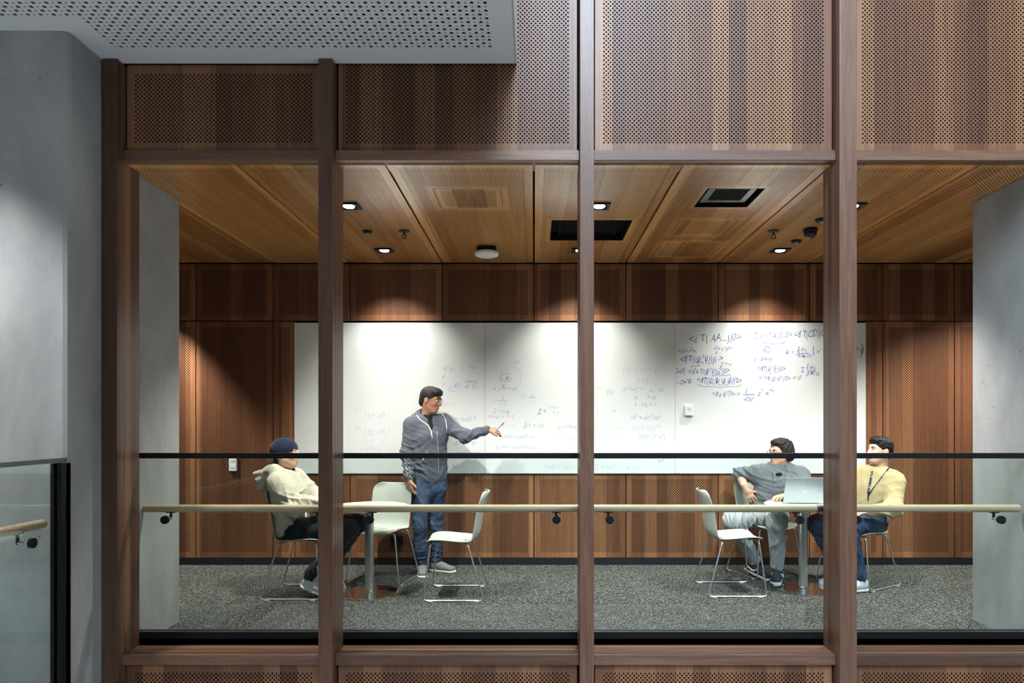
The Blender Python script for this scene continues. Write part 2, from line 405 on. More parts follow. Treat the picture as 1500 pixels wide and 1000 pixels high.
# front screen wall: posts, rails, sills, boards
wf = struct(MB().box((-2.55, PANY+0.025, CEIL+0.07), (XR, YB-0.005, 4.9)).build('wall_front', M['black']))
wl = struct(MB().box((-2.55, PANY+0.025, -2.0), (XR, YB-0.005, -0.056)).build('wall_front_lower', M['black']))
posts = [(-2.5425, -2.456, 3.544), (-1.271, -1.187, 3.544), (0.2716, 0.355, 4.9), (1.802, 1.905, 4.9), (3.36, 3.445, 4.9), (4.92, 5.0, 4.9)]
for (a, b, zt) in posts:
    beam('post', (a, YP, -2.0), (b, YB, zt-0.001), 'z', M['timber'], wf)
HB, HT, ST, SB = 2.961, 3.022, 0.0133, -0.05
for (a, b) in zip(posts, posts[1:]):
    x0, x1 = a[1]+0.001, b[0]-0.001
    beam('head_rail', (x0, YF, HB), (x1, YB-0.001, HT), 'x', M['timber'], wf)
    beam('sill', (x0, YF, SB), (x1, YB-0.001, ST), 'x', M['timber'], wl)
    ztop = min(a[2], 4.9) if a[2] < 4 and b[2] < 4 else 4.9
    wall_plate('panel', x0+0.012, x1-0.012, HT+0.002, ztop, PANY, PAN, wf, 0.046, t=0.02)
    wall_plate('panel', x0+0.012, x1-0.012, -2.0, SB-0.002, PANY, PAN, wl, 0.046, t=0.02)

# concrete column in front, left
def column_front():
    x1, y0 = -2.553, 3.741; b = MB(); ch = 0.03
    pts = [(-6.0, y0), (x1-ch, y0), (x1-ch*0.3, y0+ch*0.3), (x1, y0+ch), (x1, 4.30), (-6.0, 4.30)]
    lo = [b.bm.verts.new((x, y, -3.2)) for x, y in pts]; hi = [b.bm.verts.new((x, y, 3.543)) for x, y in pts]
    b.bm.faces.new(lo[::-1]); b.bm.faces.new(hi)
    for i in range(len(pts)): j = (i+1) % len(pts); b.bm.faces.new([lo[i], lo[j], hi[j], hi[i]])
    return struct(b.build('wall_column_outer', M['concrete']))
column_front()

# white soffit with round holes of two sizes
def soffit():
    Z = 3.544; X0, X1, Y0, Y1 = -7.0, -0.103, -1.0, 4.084; p = 0.034
    verts = []; faces = []; V = {}
    def vid(x, y, z):
        k = (round(x, 5), round(y, 5), round(z, 5))
        if k not in V: V[k] = len(verts); verts.append((x, y, z))
        return V[k]
    nx, ny = 96, 32; gx1 = -0.233; gx0 = gx1-nx*p; gy1 = 3.917; gy0 = gy1-ny*p
    for (a, b, c, d) in ((X0, Y0, gx0, gy0), (gx0, Y0, gx1, gy0), (gx1, Y0, X1, gy0), (X0, gy0, gx0, gy1), (gx1, gy0, X1, gy1), (X0, gy1, gx0, Y1), (gx0, gy1, gx1, Y1), (gx1, gy1, X1, Y1)):
        faces.append([vid(a, b, Z), vid(a, d, Z), vid(c, d, Z), vid(c, b, Z)])
    for i in range(nx):
        for j in range(ny):
            x0 = gx0+i*p; y0 = gy0+j*p; x1 = x0+p; y1 = y0+p; cx = x0+p/2; cy_ = y0+p/2
            if cx < -2.40 and cy_ > 3.60:
                faces.append([vid(x0, y0, Z), vid(x0, y1, Z), vid(x1, y1, Z), vid(x1, y0, Z)]); continue
            r = 0.0112 if (i+j) % 2 == 0 else 0.0060
            sq = [(x1, cy_), (x1, y1), (cx, y1), (x0, y1), (x0, cy_), (x0, y0), (cx, y0), (x1, y0)]
            ci = [(cx+r*math.cos(k*PI/4), cy_+r*math.sin(k*PI/4)) for k in range(8)]
            for k in range(8):
                m = (k+1) % 8
                faces.append([vid(*sq[m], Z), vid(*sq[k], Z), vid(*ci[k], Z), vid(*ci[m], Z)])
                faces.append([vid(*ci[m], Z), vid(*ci[k], Z), vid(*ci[k], Z+0.003), vid(*ci[m], Z+0.003)])
    me = bpy.data.meshes.new('ceiling_soffit'); me.from_pydata(verts, [], faces)
    o = struct(link('ceiling_soffit', me, M['plaster']))
    b = MB()
    b.box((X0, Y0, Z+0.03), (X1-0.012, Y1, 4.9)); b.build('cavity_backing', M['black'], o)
    b = MB(); b.box((X1-0.012, Y0, Z), (X1, Y1, 4.9)); b.build('fascia', M['plaster'], o)
    return o
soffit()

# ------------------------------------------------------------------ downlights and ceiling fittings
def spot(name, loc, tgt, watts, cone, blend, col=(1, 0.95, 0.88), rad=0.03):
    L = bpy.data.lights.new(name, 'SPOT'); L.energy = watts; L.spot_size = math.radians(cone); L.spot_blend = blend; L.color = col; L.shadow_soft_size = rad
    o = bpy.data.objects.new(name, L); COL.objects.link(o); o.location = loc
    o.rotation_euler = (Vector(tgt)-Vector(loc)).to_track_quat('-Z', 'Y').to_euler(); return o
def downlight(x, y, tilt, label, watts, cone, blend):
    root = empty('downlight', (x, y, CEIL)); tag(root, label, 'ceiling light', 'square recessed downlights')
    a, h = 0.075, 0.012
    b = MB()
    for lo, hi in (((-a, -a), (a, -a+.02)), ((-a, a-.02), (a, a)), ((-a, -a+.02), (-a+.02, a-.02)), ((a-.02, -a+.02), (a, a-.02))):
        b.box((lo[0], lo[1], -h), (hi[0], hi[1], 0.002))
    b.build('trim', M['black_metal'], root)
    MB().box((-a+.02, -a+.02, -0.003), (a-.02, a-.02, 0.001)).build('baffle', M['black'], root)
    b = MB().cyl((0, 0, -0.004), (0, 0, -0.010), 0.042, 0.038); b.build('lens', M['lamp'], root, True, ang=0.6)
    l = spot('downlight_lamp', (0, 0, -0.022), (0, math.tan(tilt), -1.022), watts, cone, blend); l.parent = root
    return root
W_BACK, W_FRONT = 132, 350
for x, nm in ((-1.353, 'left'), (0.42, 'middle'), (2.23, 'right')):
    downlight(x, 6.18, math.radians(13), f'{nm} square black downlight in the row nearest the whiteboard', W_BACK, 94, 1.0)
for x, nm in ((-1.33, 'left'), (0.47, 'middle'), (2.29, 'right')):
    downlight(x, 4.91, math.radians(12), f'{nm} square black downlight in the row nearest the balustrade', W_FRONT, 104, 0.9)
downlight(-3.85, 6.16, math.radians(6), 'square black downlight over the wood wall beyond the left pier', W_BACK*3.3, 84, 0.5)
downlight(4.3, 5.7, math.radians(8), 'square black downlight over the wood wall beyond the right pier', W_BACK*3.5, 110, 0.9)
sl = empty('soffit_downlight', (-3.15, 3.05, 3.544)); tag(sl, 'round downlight in the white soffit lighting the concrete column', 'ceiling light')
MB().cyl((0, 0, 0.001), (0, 0, -0.008), 0.06).build('trim', M['white'], sl)
MB().cyl((0, 0, -0.008), (0, 0, -0.012), 0.045).build('lens', M['lamp'], sl)
l = spot('soffit_lamp', (0, 0, -0.03), (0, 0.0, -1), 300, 86, 0.6, (0.97, 0.98, 1.0), 0.08); l.parent = sl

def ac_unit(r, label, name, louv):
    x0, y0, x1, y1 = r; root = empty(name, ((x0+x1)/2, (y0+y1)/2, CEIL)); tag(root, label, 'air vent')
    hx, hy = (x1-x0)/2-0.002, (y1-y0)/2-0.002
    b = MB(); t = 0.006; d = 0.07
    b.box((-hx, -hy, 0), (-hx+t, hy, d)); b.box((hx-t, -hy, 0), (hx, hy, d)); b.box((-hx, -hy, 0), (hx, -hy+t, d)); b.box((-hx, hy-t, 0), (hx, hy, d))
    b.build('recess_box', M['black'], root)
    MB().box((-hx, -hy, d), (hx, hy, d+0.006)).build('back_plate', M['black'], root)
    if louv:
        b = MB(); q = 0.045; z0, z1 = 0.022, 0.04
        fx, fy = hx-0.03, hy-0.035
        b.box((-fx, -fy, z0), (-fx+q, fy, z1), .003); b.box((fx-q, -fy, z0), (fx, fy, z1), .003); b.box((-fx+q, -fy, z0), (fx-q, -fy+q, z1), .003); b.box((-fx+q, fy-q, z0), (fx-q, fy, z1), .003)
        b.build('diffuser_frame', M['grey_metal'], root)
        for k in range(9):
            yy = -fy+q+0.012+k*(2*fy-2*q-0.024)/8
            MB().box((-fx+q, yy-0.003, 0.03), (fx-q, yy+0.003, 0.05)).build('louvre', M['black_metal'], root)
    else:
        b = MB(); fx, fy = hx-0.07, hy-0.07
        b.box((-fx, -fy, 0.03), (-fx+.015, fy, 0.05)); b.box((fx-.015, -fy, 0.03), (fx, fy, 0.05)); b.box((-fx, -fy, 0.03), (fx, -fy+.015, 0.05)); b.box((-fx, fy-.015, 0.03), (fx, fy, 0.05))
        b.build('diffuser_frame', M['black'], root)
        MB().box((-fx+.015, -fy+.015, 0.04), (fx-.015, fy-.015, 0.05)).build('filter_panel', plain('vent_mesh', (0.006, 0.006, 0.006, 1), 0.9, 0.05), root)
ac_unit(AC1, 'large square black air grille recessed in the ceiling behind the post', 'air_grille', False)
ac_unit(AC2, 'small black air diffuser with grey frame in the right ceiling', 'air_diffuser', True)
def cpos(px, py): y = cy(py); return ((px-782)*y/1000, y, CEIL)
def sprinkler(px, py, label):
    root = empty('sprinkler', cpos(px, py)); tag(root, label, 'sprinkler', 'fire sprinklers')
    MB().lathe([(0, 0), (0.045, 0), (0.045, -0.006), (0.02, -0.012), (0, -0.012)]).build('escutcheon', M['black_metal'], root, True, ang=.6)
    MB().cyl((0, 0, -0.012), (0, 0, -0.035), 0.008).build('body', M['black_metal'], root)
    b = MB()
    for s in (-1, 1): b.tube([(s*.006, 0, -.03), (s*.018, 0, -.045), (s*.004, 0, -.062)], .0035, 6)
    b.cyl((0, 0, -.062), (0, 0, -.065), .022); b.build('deflector', M['black_metal'], root)
sprinkler(592, 338, 'black fire sprinkler in the left ceiling beside the post')
sprinkler(1133, 338, 'black fire sprinkler in the right ceiling near the dome camera')
def puck(px, py, r, label, name='smoke_detector', hole=False):
    root = empty(name, cpos(px, py)); tag(root, label, 'detector', 'small ceiling detectors')
    MB().lathe([(0, 0.001), (r, 0.001), (r, -0.010), (r*.75, -0.022), (0, -0.022)]).build('housing', M['black_metal'], root, True, ang=.6)
    MB().lathe([(0, -0.022), (r*.28, -0.022), (r*.25, -0.027), (0, -0.027)]).build('lens', M['steel'], root, True, ang=.6)
puck(538.5, 338, 0.037, 'small round black ceiling detector at the left post')
puck(1166.5, 352, 0.045, 'small round black ceiling detector with glinting lens near the camera')
puck(1204, 321, 0.05, 'round black ceiling detector just left of the wide post')
dc = empty('dome_camera', cpos(1187, 335)); tag(dc, 'black glossy security dome camera on the right ceiling', 'camera')
MB().lathe([(0, 0.001), (0.055, 0.001), (0.058, -0.02), (0.052, -0.028), (0, -0.028)]).build('base', M['black_metal'], dc, True, ang=.6)
MB().lathe([(0.05, -0.026), (0.049, -0.045), (0.038, -0.066), (0.02, -0.078), (0, -0.081)]).build('dome', plain('black_gloss', (0.006, 0.006, 0.007, 1), 0.08), dc, True)
ap = empty('wireless_access_point', cpos(713, 362)); tag(ap, 'white rounded wireless access point on a black ceiling bracket', 'access point')
MB().box((-0.085, -0.06, -0.045), (0.085, 0.06, 0.001), .01).build('bracket', M['black_metal'], ap)
b = MB(); b.lathe([(0, -.042), (.094, -.042), (.105, -.05), (.107, -.06), (.1, -.075), (.08, -.083), (0, -.086)]); b.build('cover', M['white'], ap, True)
MB().cyl((0, -0.05, -0.083), (0, -0.05, -0.0845+-0.002), .005).build('indicator', M['steel'], ap)

# ------------------------------------------------------------------ glass balustrade across the opening
bal = empty('glass_balustrade', (0, 4.285, 0.0)); tag(bal, 'long glass balustrade with black top rail and pale wooden handrail', 'balustrade')
GY = 4.285
def bo(o): return o
gx = [-2.482, -1.229, 0.313, 1.853, 3.10]
for a, b_ in zip(gx, gx[1:]):
    MB().box((a+.004, GY-.006, 0.07), (b_-.004, GY+.006, 1.19)).build('glass_pane', M['glass'], bal, off=(0, GY, 0))
MB().box((gx[0], GY-.018, 1.172), (gx[-1], GY+.018, 1.206), .002).build('top_rail', M['black_metal'], bal, off=(0, GY, 0))
b = MB(); b.box((gx[0], GY-.03, 0.0), (gx[-1], GY-.008, 0.092), .002); b.box((gx[0], GY+.008, 0.0), (gx[-1], GY+.03, 0.092), .002); b.box((gx[0], GY-.03, 0.0), (gx[-1], GY+.03, 0.05))
b.build('base_channel', M['black_metal'], bal, off=(0, GY, 0))
for s in (-1, 1):
    MB().box((gx[0], GY+s*.019-.0085, 0.0915), (gx[-1], GY+s*.019+.0085, 0.094)).build('glazing_gasket', M['grey_metal'], bal, off=(0, GY, 0))
HY, HZ = GY+0.055, 0.851
def dowel(p0, p1, r, n=24):
    b = MB(); p0 = Vector(p0); p1 = Vector(p1); d = (p1-p0).normalized(); e = 0.008
    b.tube([p0, p0+d*e*.35, p0+d*e, p1-d*e, p1-d*e*.35, p1], [r*.72, r*.92, r, r, r*.92, r*.72], n); return b
hr = dowel((-2.478, HY, HZ), (3.088, HY, HZ), 0.0245).build('handrail', M['oak'], bal, True, off=(0, GY, 0))
MB().cyl(((1201-782)*HY/1000-.024, HY, HZ), ((1201-782)*HY/1000+.024, HY, HZ), .0256).build('joint_sleeve', M['grey_metal'], hr, True, off=(0, GY, 0), ang=.6)
def bracket(parent, base, out, along, hy, hz, dz, off):
    """disc on the outer glass face, pin through the glass, stem up to the rail"""
    o = Vector(base); out = Vector(out)
    br = MB().cyl(o+out*.006, o+out*.024, .026, n=28).build('bracket', M['black_metal'], parent, True, off=off, ang=.6)
    MB().cyl(o, o-out*hy, .008).build('pin', M['steel'], br, True, off=off, ang=.6)
    e = o-out*hy
    MB().cyl(e-Vector((0, 0, .008)), e+Vector((0, 0, dz)), .008).build('stem', M['black_metal'], br, True, off=off, ang=.6)
    a = Vector(along); e2 = e+Vector((0, 0, dz))
    MB().box(e2-a*.028-Vector((abs(a.y)*.012, abs(a.x)*.012, .003)), e2+a*.028+Vector((abs(a.y)*.012, abs(a.x)*.012, .003))).build('saddle', M['black_metal'], br, off=off)
for px in (240.5, 459, 541, 815, 893, 1172.5, 1256, 1468):
    x = (px-782)*(GY-.024)/1000
    bracket(hr, (x, GY, CAMZ-(761.5-617)*.00426), (0, -1, 0), (1, 0, 0), 0.055, 0, HZ-.0245-(CAMZ-(761.5-617)*.00426), (0, GY, 0))

# stair balustrade at the lower left, running towards the viewer
SX = -2.568
sb = empty('stair_balustrade', (SX, 3.7, 0.0)); tag(sb, 'frameless glass balustrade with grey cap beside the concrete column', 'balustrade')
OF = (SX, 3.7, 0)
MB().box((SX-.006, 0.9, -0.3), (SX+.006, 3.685, 1.185)).build('glass_pane', M['glass'], sb, off=OF)
MB().box((SX-.016, 0.9, 1.182), (SX+.016, 3.735, 1.206), .003).build('top_cap', M['grey_metal'], sb, off=OF)
b = MB(); b.box((SX-.030, 3.665, -0.3), (SX-.008, 3.739, 1.178), .002); b.box((SX+.008, 3.665, -0.3), (SX+.032, 3.739, 1.178), .002); b.box((SX-.03, 3.70, -0.3), (SX+.032, 3.739, 1.178), .002)
b.build('end_channel', M['black_metal'], sb, off=OF)
MB().box((SX-.05, 0.9, -0.42), (SX+.05, 3.739, -0.28)).build('base_channel', M['black_metal'], sb, off=OF)
sh = dowel((SX-.06, 0.9, 0.857), (SX-.06, 3.66, 0.857), .0245).build('handrail', M['oak'], sb, True, off=OF)
for y in (3.475, 2.4, 1.4):
    bracket(sh, (SX, y, 0.785), (1, 0, 0), (0, 1, 0), 0.06, 0, 0.857-.0245-.785, OF)

# ------------------------------------------------------------------ whiteboards and their writing
BZ0, BZ1 = 0.8955, 2.366; BY = YW-0.022
bx = [-2.338, -0.478, 1.379, 3.241]
names = ['left whiteboard, behind the standing man, with mostly wiped formulas', 'middle white glass board with many faint wiped formulas', 'right white glass board covered in blue handwritten formulas']
boards = []
for i in range(3):
    o = MB().box((bx[i]+.001, BY, BZ0), (bx[i+1]-.001, YW-.002, BZ1), .002).build('whiteboard', M['board'], off=(bx[i], BY, BZ0))
    o.location = (bx[i], BY, BZ0); tag(o, names[i], 'whiteboard'); boards.append(o)
INK = {k: plain('ink_'+k, lin(*c), 0.5, 0.3) for k, c in {
    'blue': (84, 102, 186), 'slate': (88, 108, 156), 'faint': (172, 186, 214), 'pale': (196, 205, 222), 'teal': (120, 184, 190), 'mint': (172, 210, 202), 'soft': (94, 112, 182)}.items()}
def board_of(x): return boards[0] if x < bx[1] else boards[1] if x < bx[2] else boards[2]
def ink_obj(me, px, py, ink, extra_mat=None):
    x = (px-782)*BY/1000; z = CAMZ-(py-617)*BY/1000; p = board_of(x)
    o = link('writing', me, INK[ink], p)
    o.location = (x-p.location.x, -0.0008, z-p.location.z); o.rotation_euler = (PI/2, 0, 0)
    return o
def write(s, px, py, wpx, hpx, ink='faint', rot=0.0):
    cu = bpy.data.curves.new('t', 'FONT'); cu.body = s; cu.size = 0.1; cu.shear = 0.22; cu.resolution_u = 2
    t = bpy.data.objects.new('t', cu); COL.objects.link(t)
    dg = bpy.context.evaluated_depsgraph_get(); dg.update()
    me = bpy.data.meshes.new_from_object(t.evaluated_get(dg))
    bpy.data.objects.remove(t, do_unlink=True); bpy.data.curves.remove(cu)
    n = len(me.vertices)
    if n == 0: return
    co = np.zeros(n*3, dtype=np.float32); me.vertices.foreach_get('co', co); co = co.reshape(-1, 3)
    w = co[:, 0].max()-co[:, 0].min(); ys = co[:, 1].max()-co[:, 1].min()
    k = BY/1000
    co[:, 0] = (co[:, 0]-co[:, 0].min())/w*wpx*k
    co[:, 1] = co[:, 1]/0.1*hpx*k*1.35
    ph = random.random()*9
    x = co[:, 0].copy(); y = co[:, 1].copy()
    co[:, 1] += 0.006*np.sin(x*38+ph)+0.003*np.sin(x*97+ph*2)+x*rot
    co[:, 0] += 0.004*np.sin(y*70+x*30+ph)
    co[:, 2] = 0.0
    me.vertices.foreach_set('co', co.ravel())
    xs = np.sort(co[:, 0]); cuts = [-9.0]+[(a+b)/2 for a, b in zip(xs, xs[1:]) if b-a > 0.03]+[9.0]
    if len(cuts) == 2: ink_obj(me, px, py, ink); return
    for a, b in zip(cuts, cuts[1:]):        # words set apart are separate pieces
        bm = bmesh.new(); bm.from_mesh(me)
        bmesh.ops.delete(bm, geom=[v for v in bm.verts if not a < v.co.x <= b], context='VERTS')
        m2 = bpy.data.meshes.new('writing'); bm.to_mesh(m2); bm.free(); ink_obj(m2, px, py, ink)
def stroke(pts, ink='blue', wpx=1.0):
    """pen line through pixel-spaced points on the board plane"""
    k = BY/1000; p0 = pts[0]; q = [Vector(((a-p0[0])*k, -(b_-p0[1])*k, 0)) for a, b_ in pts]
    vs_, fs = [], []
    for i, p in enumerate(q):
        t = (q[min(i+1, len(q)-1)]-q[max(i-1, 0)]).normalized(); nrm = Vector((-t.y, t.x, 0))*wpx*k/2
        vs_ += [p+nrm, p-nrm]
    for i in range(len(q)-1): fs.append([2*i, 2*i+1, 2*i+3, 2*i+2])
    me = bpy.data.meshes.new('writing'); me.from_pydata([tuple(v) for v in vs_], [], fs); ink_obj(me, p0[0], p0[1], ink)
def brace(x0, x1, y, ink):
    pts = []
    for i in range(15):
        t = i/14; yy = y-3.5*(abs(t-.5)*2)**8+(1.8*math.exp(-((t-.5)*16)**2)) ; pts.append((x0+(x1-x0)*t, yy))
    stroke(pts, ink, 0.9)
# right board
write('<d T( AA...)|0> =', 1010, 501, 86, 11.5, 'slate', 0.03)
write('Σ <o|TA(0)|0>', 1104, 498, 56, 10.5, 'slate', 0.05)
write('<d T(CD)|0>', 1163, 495, 50, 11, 'slate', 0.06)
brace(1116, 1151, 503, 'soft')
write('AD', 1117, 517, 12, 8, 'soft'); stroke([(1119, 508), (1129, 507)], 'soft')
write('t - perm', 1105, 528, 27, 7, 'soft')
write('<d|a √m', 993, 516, 27, 6.5, 'blue'); write('√m a°|0>', 1046, 513, 26, 6.5, 'blue')
stroke([(1050, 514), (1049, 519)], 'blue')
write('<f|T(ψ°ψ)|i >', 996, 530, 63, 10, 'blue'); write('m  n', 1024, 533, 16, 4, 'blue')
write('n=m', 1013, 537, 12, 4, 'blue'); write('→ n=m', 1055, 534, 17, 4, 'blue'); stroke([(1058, 534), (1054, 540)], 'blue')
write('2√E  <d|a T(ψ°ψ)a°|0>', 990, 547, 79, 8, 'blue'); stroke([(1043+i*2, 549.5+math.sin(i*1.4)*1.0) for i in range(15)], 'teal', 1.2)
write('-2√E', 992, 562, 22, 7, 'blue'); write('<dT(ψ ψ ψ ψ)|0>', 1021, 561, 66, 9.5, 'blue'); write('o° o° o°', 1043, 564, 28, 4, 'blue')
brace(1022, 1087, 566, 'teal')
write('<d a ψ°|0> =', 1044, 580, 40, 8, 'soft'); write('1', 1092, 575, 3, 6.5, 'soft'); stroke([(1089, 578), (1105, 577.5)], 'soft'); write('√2E', 1090, 587, 14, 6.5, 'soft')
write('a°', 1110, 579, 8, 9, 'soft'); write('e', 1122, 578, 4, 7, 'soft'); write('ikx', 1127, 573, 8, 4.5, 'soft')
write('ψ  = Σ', 1151, 519, 20, 7.5, 'blue'); write('d³x', 1173, 515, 9, 6, 'blue'); stroke([(1171, 507), (1169.5, 512), (1171, 519), (1169, 523)], 'blue'); stroke([(1173, 517.5), (1184, 517)], 'blue'); write('(2π)³2k', 1171, 523, 18, 5, 'blue')
stroke([(1192, 507), (1191, 513), (1192, 520)], 'blue'); write('a° + a', 1196, 517, 22, 6, 'blue')
write('Σ', 1173, 546, 6, 8, 'soft'); stroke([(1184, 532), (1182.5, 538), (1184, 546), (1181, 551)], 'blue'); write('d³k', 1186, 541, 9, 6, 'blue'); stroke([(1185, 543.5), (1195, 543)], 'blue'); write('(2π)³2k', 1184, 549, 17, 6, 'blue')
write('<dT(ψ°ψ)|0>', 1110, 543, 41, 8, 'blue'); write('n m', 1127, 547, 10, 4, 'blue')
write('= <d ψ ψ |0> = 0', 1111, 557, 62, 7.5, 'soft')
write('+ a]', 1254, 515, 12, 9, 'soft'); stroke([(1262, 503), (1264, 511), (1261, 523)], 'soft')
# left board
write('U =', 519, 602, 9, 7, 'pale'); write('( n/r - n/v )', 534, 613, 36, 12, 'pale')
write('U =', 520, 630, 9, 7, 'faint'); write('( n/c - n/c )', 534, 637, 36, 12, 'pale'); write('1    1', 543, 647, 20, 6, 'pale')
write('c = 9 x 6', 528, 660, 29, 6, 'pale')
write('A° e', 648, 543, 15, 7, 'faint'); write('e   iωt', 676, 540, 22, 6, 'faint'); write('f', 648, 556, 4, 9, 'faint')
write('°  c R² → C', 649, 569, 50, 8, 'faint'); stroke([(682, 559), (698, 558)], 'faint', 1.4); stroke([(655, 571), (663, 573), (674, 571)], 'pale')
write('~ sin(k f', 667, 616, 30, 6.5, 'faint'); write('(x) = 6', 651, 594, 17, 5, 'pale')
write('d° + F', 664, 652, 34, 7, 'faint'); write('a = const', 672, 664, 32, 5, 'faint'); write('a x²', 655, 684, 14, 6, 'faint')
# middle board
stroke([(748+16*math.cos(a*.35), 553+17*math.sin(a*.35)) for a in range(-5, 12)], 'pale', 0.9)
stroke([(741+8*math.cos(a*.5), 553+6*math.sin(a*.5)) for a in range(12)], 'faint', 0.9)
write('z²', 751, 534, 10, 7, 'faint'); write('p', 741, 556, 4, 6, 'soft'); write('x = r cos', 722, 571, 36, 6, 'faint'); write('y', 736, 567, 4, 6, 'soft')
write('x +', 722, 590, 9, 7, 'faint'); write('y', 735, 584, 4, 6, 'faint'); stroke([(732, 587), (743, 587)], 'faint'); write('1-x', 732, 594, 11, 6, 'faint')
write('y = ', 763, 583, 9, 7, 'faint'); write('x', 778, 580, 4, 6, 'faint'); stroke([(775, 582), (785, 582)], 'faint'); write('1-y', 775, 590, 11, 6, 'pale')
write('Z = x+iy', 722, 605, 25, 7, 'faint'); write('const z = T', 714, 612, 40, 5, 'faint')
write('Z =', 788, 606, 12, 8, 'soft'); write('e iωt', 805, 598, 13, 5, 'faint'); write('= z', 810, 606, 9, 6, 'faint')
write('z = c/x', 735, 626, 20, 7, 'pale'); write('- β/r = r/x', 763, 627, 34, 9, 'faint')
write('const = const 1/x', 735, 642, 49, 6.5, 'faint'); write('is not constant the', 727, 657, 57, 6.5, 'faint')
write('x²+y²', 818, 535, 20, 6, 'pale'); write('y', 832, 548, 5, 6, 'pale'); write('bounded', 817, 627, 28, 6, 'faint'); write('Γ(1/2)', 818, 645, 22, 8, 'pale')
write('|z|² = x² + y²', 913, 545, 53, 8, 'pale'); write('= x/y', 933, 560, 18, 9, 'pale'); write('|z|²+|w|² =', 911, 572, 30, 6, 'faint'); write('e  iθ', 952, 574, 20, 6, 'mint')
write('θ =', 874, 572, 9, 6, 'mint'); write('y/x', 888, 576, 12, 9, 'mint'); write('z = x e', 929, 584, 32, 7, 'faint'); write('z - x/z = c', 929, 595, 32, 7, 'faint')
write('|z|² = √z² |w|²', 924, 614, 44, 7, 'faint'); write('(= |z|²)(|z|²=', 926, 629, 42, 7, 'pale'); write('|z|²= (1-x²)', 936, 642, 38, 7, 'faint'); write('w² = 1+x°', 936, 655, 36, 7, 'pale')
write('C  = n(r - r ) = r', 872, 630, 47, 6, 'pale'); write('T  = t  <  t', 876, 644, 38, 6, 'pale'); write('i    a', 874, 604, 28, 6, 'mint')
write('H(θ) = ωt²', 797, 687, 40, 8, 'pale'); write('Z = ωt²', 870, 687, 32, 8, 'pale'); write('w  xα', 916, 687, 22, 6, 'pale'); write('a²', 962, 677, 12, 5, 'faint')

def wallbox(name, px0, py0, px1, py1, d, mat, label, cat, yb, extra=None):
    x0, x1 = (px0-782)*yb/1000, (px1-782)*yb/1000; z1, z0 = CAMZ-(py0-617)*yb/1000, CAMZ-(py1-617)*yb/1000
    root = empty(name, ((x0+x1)/2, yb, (z0+z1)/2)); tag(root, label, cat); hx, hz = (x1-x0)/2, (z1-z0)/2
    MB().box((-hx, -d, -hz), (hx, -0.0005, hz), min(.004, d*.3)).build('case', mat, root)
    if extra: extra(root, hx, hz, d)
    return root
def tx(root, hx, hz, d):
    MB().box((-hx*.45, -d-.0015, -hz*.1), (hx*.45, -d+.001, hz*.5)).build('display', plain('lcd', lin(214, 208, 208), .3), root)
    for s in (-1, 1): MB().box((s*hx*.3-.005, -d-.002, -hz*.6), (s*hx*.3+.005, -d+.001, -hz*.4)).build('button', M['white'], root)
wallbox('thermostat', 1002.5, 593.5, 1015, 608.5, 0.03, M['white'], 'small white wall controller mounted on the right whiteboard', 'controller', BY, tx)
def sx(root, hx, hz, d):
    for k in (-1, 1): MB().box((-hx*.5, -d-.002, k*hz*.4-.014), (hx*.5, -d+.001, k*hz*.4+.014), .001).build('switch_rocker', M['white'], root)
wallbox('light_switch', 336.5, 667, 347.5, 689.5, 0.02, M['white'], 'white switch plate on the left wood wall under the black rail', 'switch', YW, sx)
def ox(root, hx, hz, d):
    for k in (-1, 1): MB().box((k*hx*.5-.018, -d-.002, -.018), (k*hx*.5+.018, -d+.001, .018), .001).build('socket', M['black'], root)
wallbox('power_outlet', 572, 784, 590.5, 798.5, 0.012, M['black_metal'], 'black power outlet low on the wood wall behind the white chair', 'outlet', YW, ox)

# ------------------------------------------------------------------ tables
def table(x, y, label):
    root = empty('round_table', (x, y, 0)); tag(root, label, 'table', 'round pedestal tables')
    MB().lathe([(0, 0.0), (.23, 0.0), (.236, .004), (.234, .010), (.20, .013), (.045, .016), (0, .016)], n=64).build('base', M['chrome'], root, True, ang=.5)
    MB().lathe([(.036, .014), (.036, .69), (0, .69)], n=32).build('column', M['steel'], root, True, ang=.5)
    MB().lathe([(.048, .014), (.048, .02), (.036, .026)], n=32).build('collar', M['chrome'], root, True, ang=.5)
    MB().cyl((0, 0, .685), (0, 0, .697), .12, n=32).build('mounting_plate', M['black_metal'], root, True, ang=.5)
    MB().lathe([(0, .697), (.303, .697), (.311, .701), (.311, .711), (.306, .715), (0, .715)], n=72).build('table_top', M['table'], root, True, ang=.5)
T1 = (-1.345, 5.58); T2 = (2.256, 5.72)
table(*T1, 'round white table with steel pedestal beside the hooded sitter')
table(*T2, 'round white table with steel pedestal carrying the laptop')

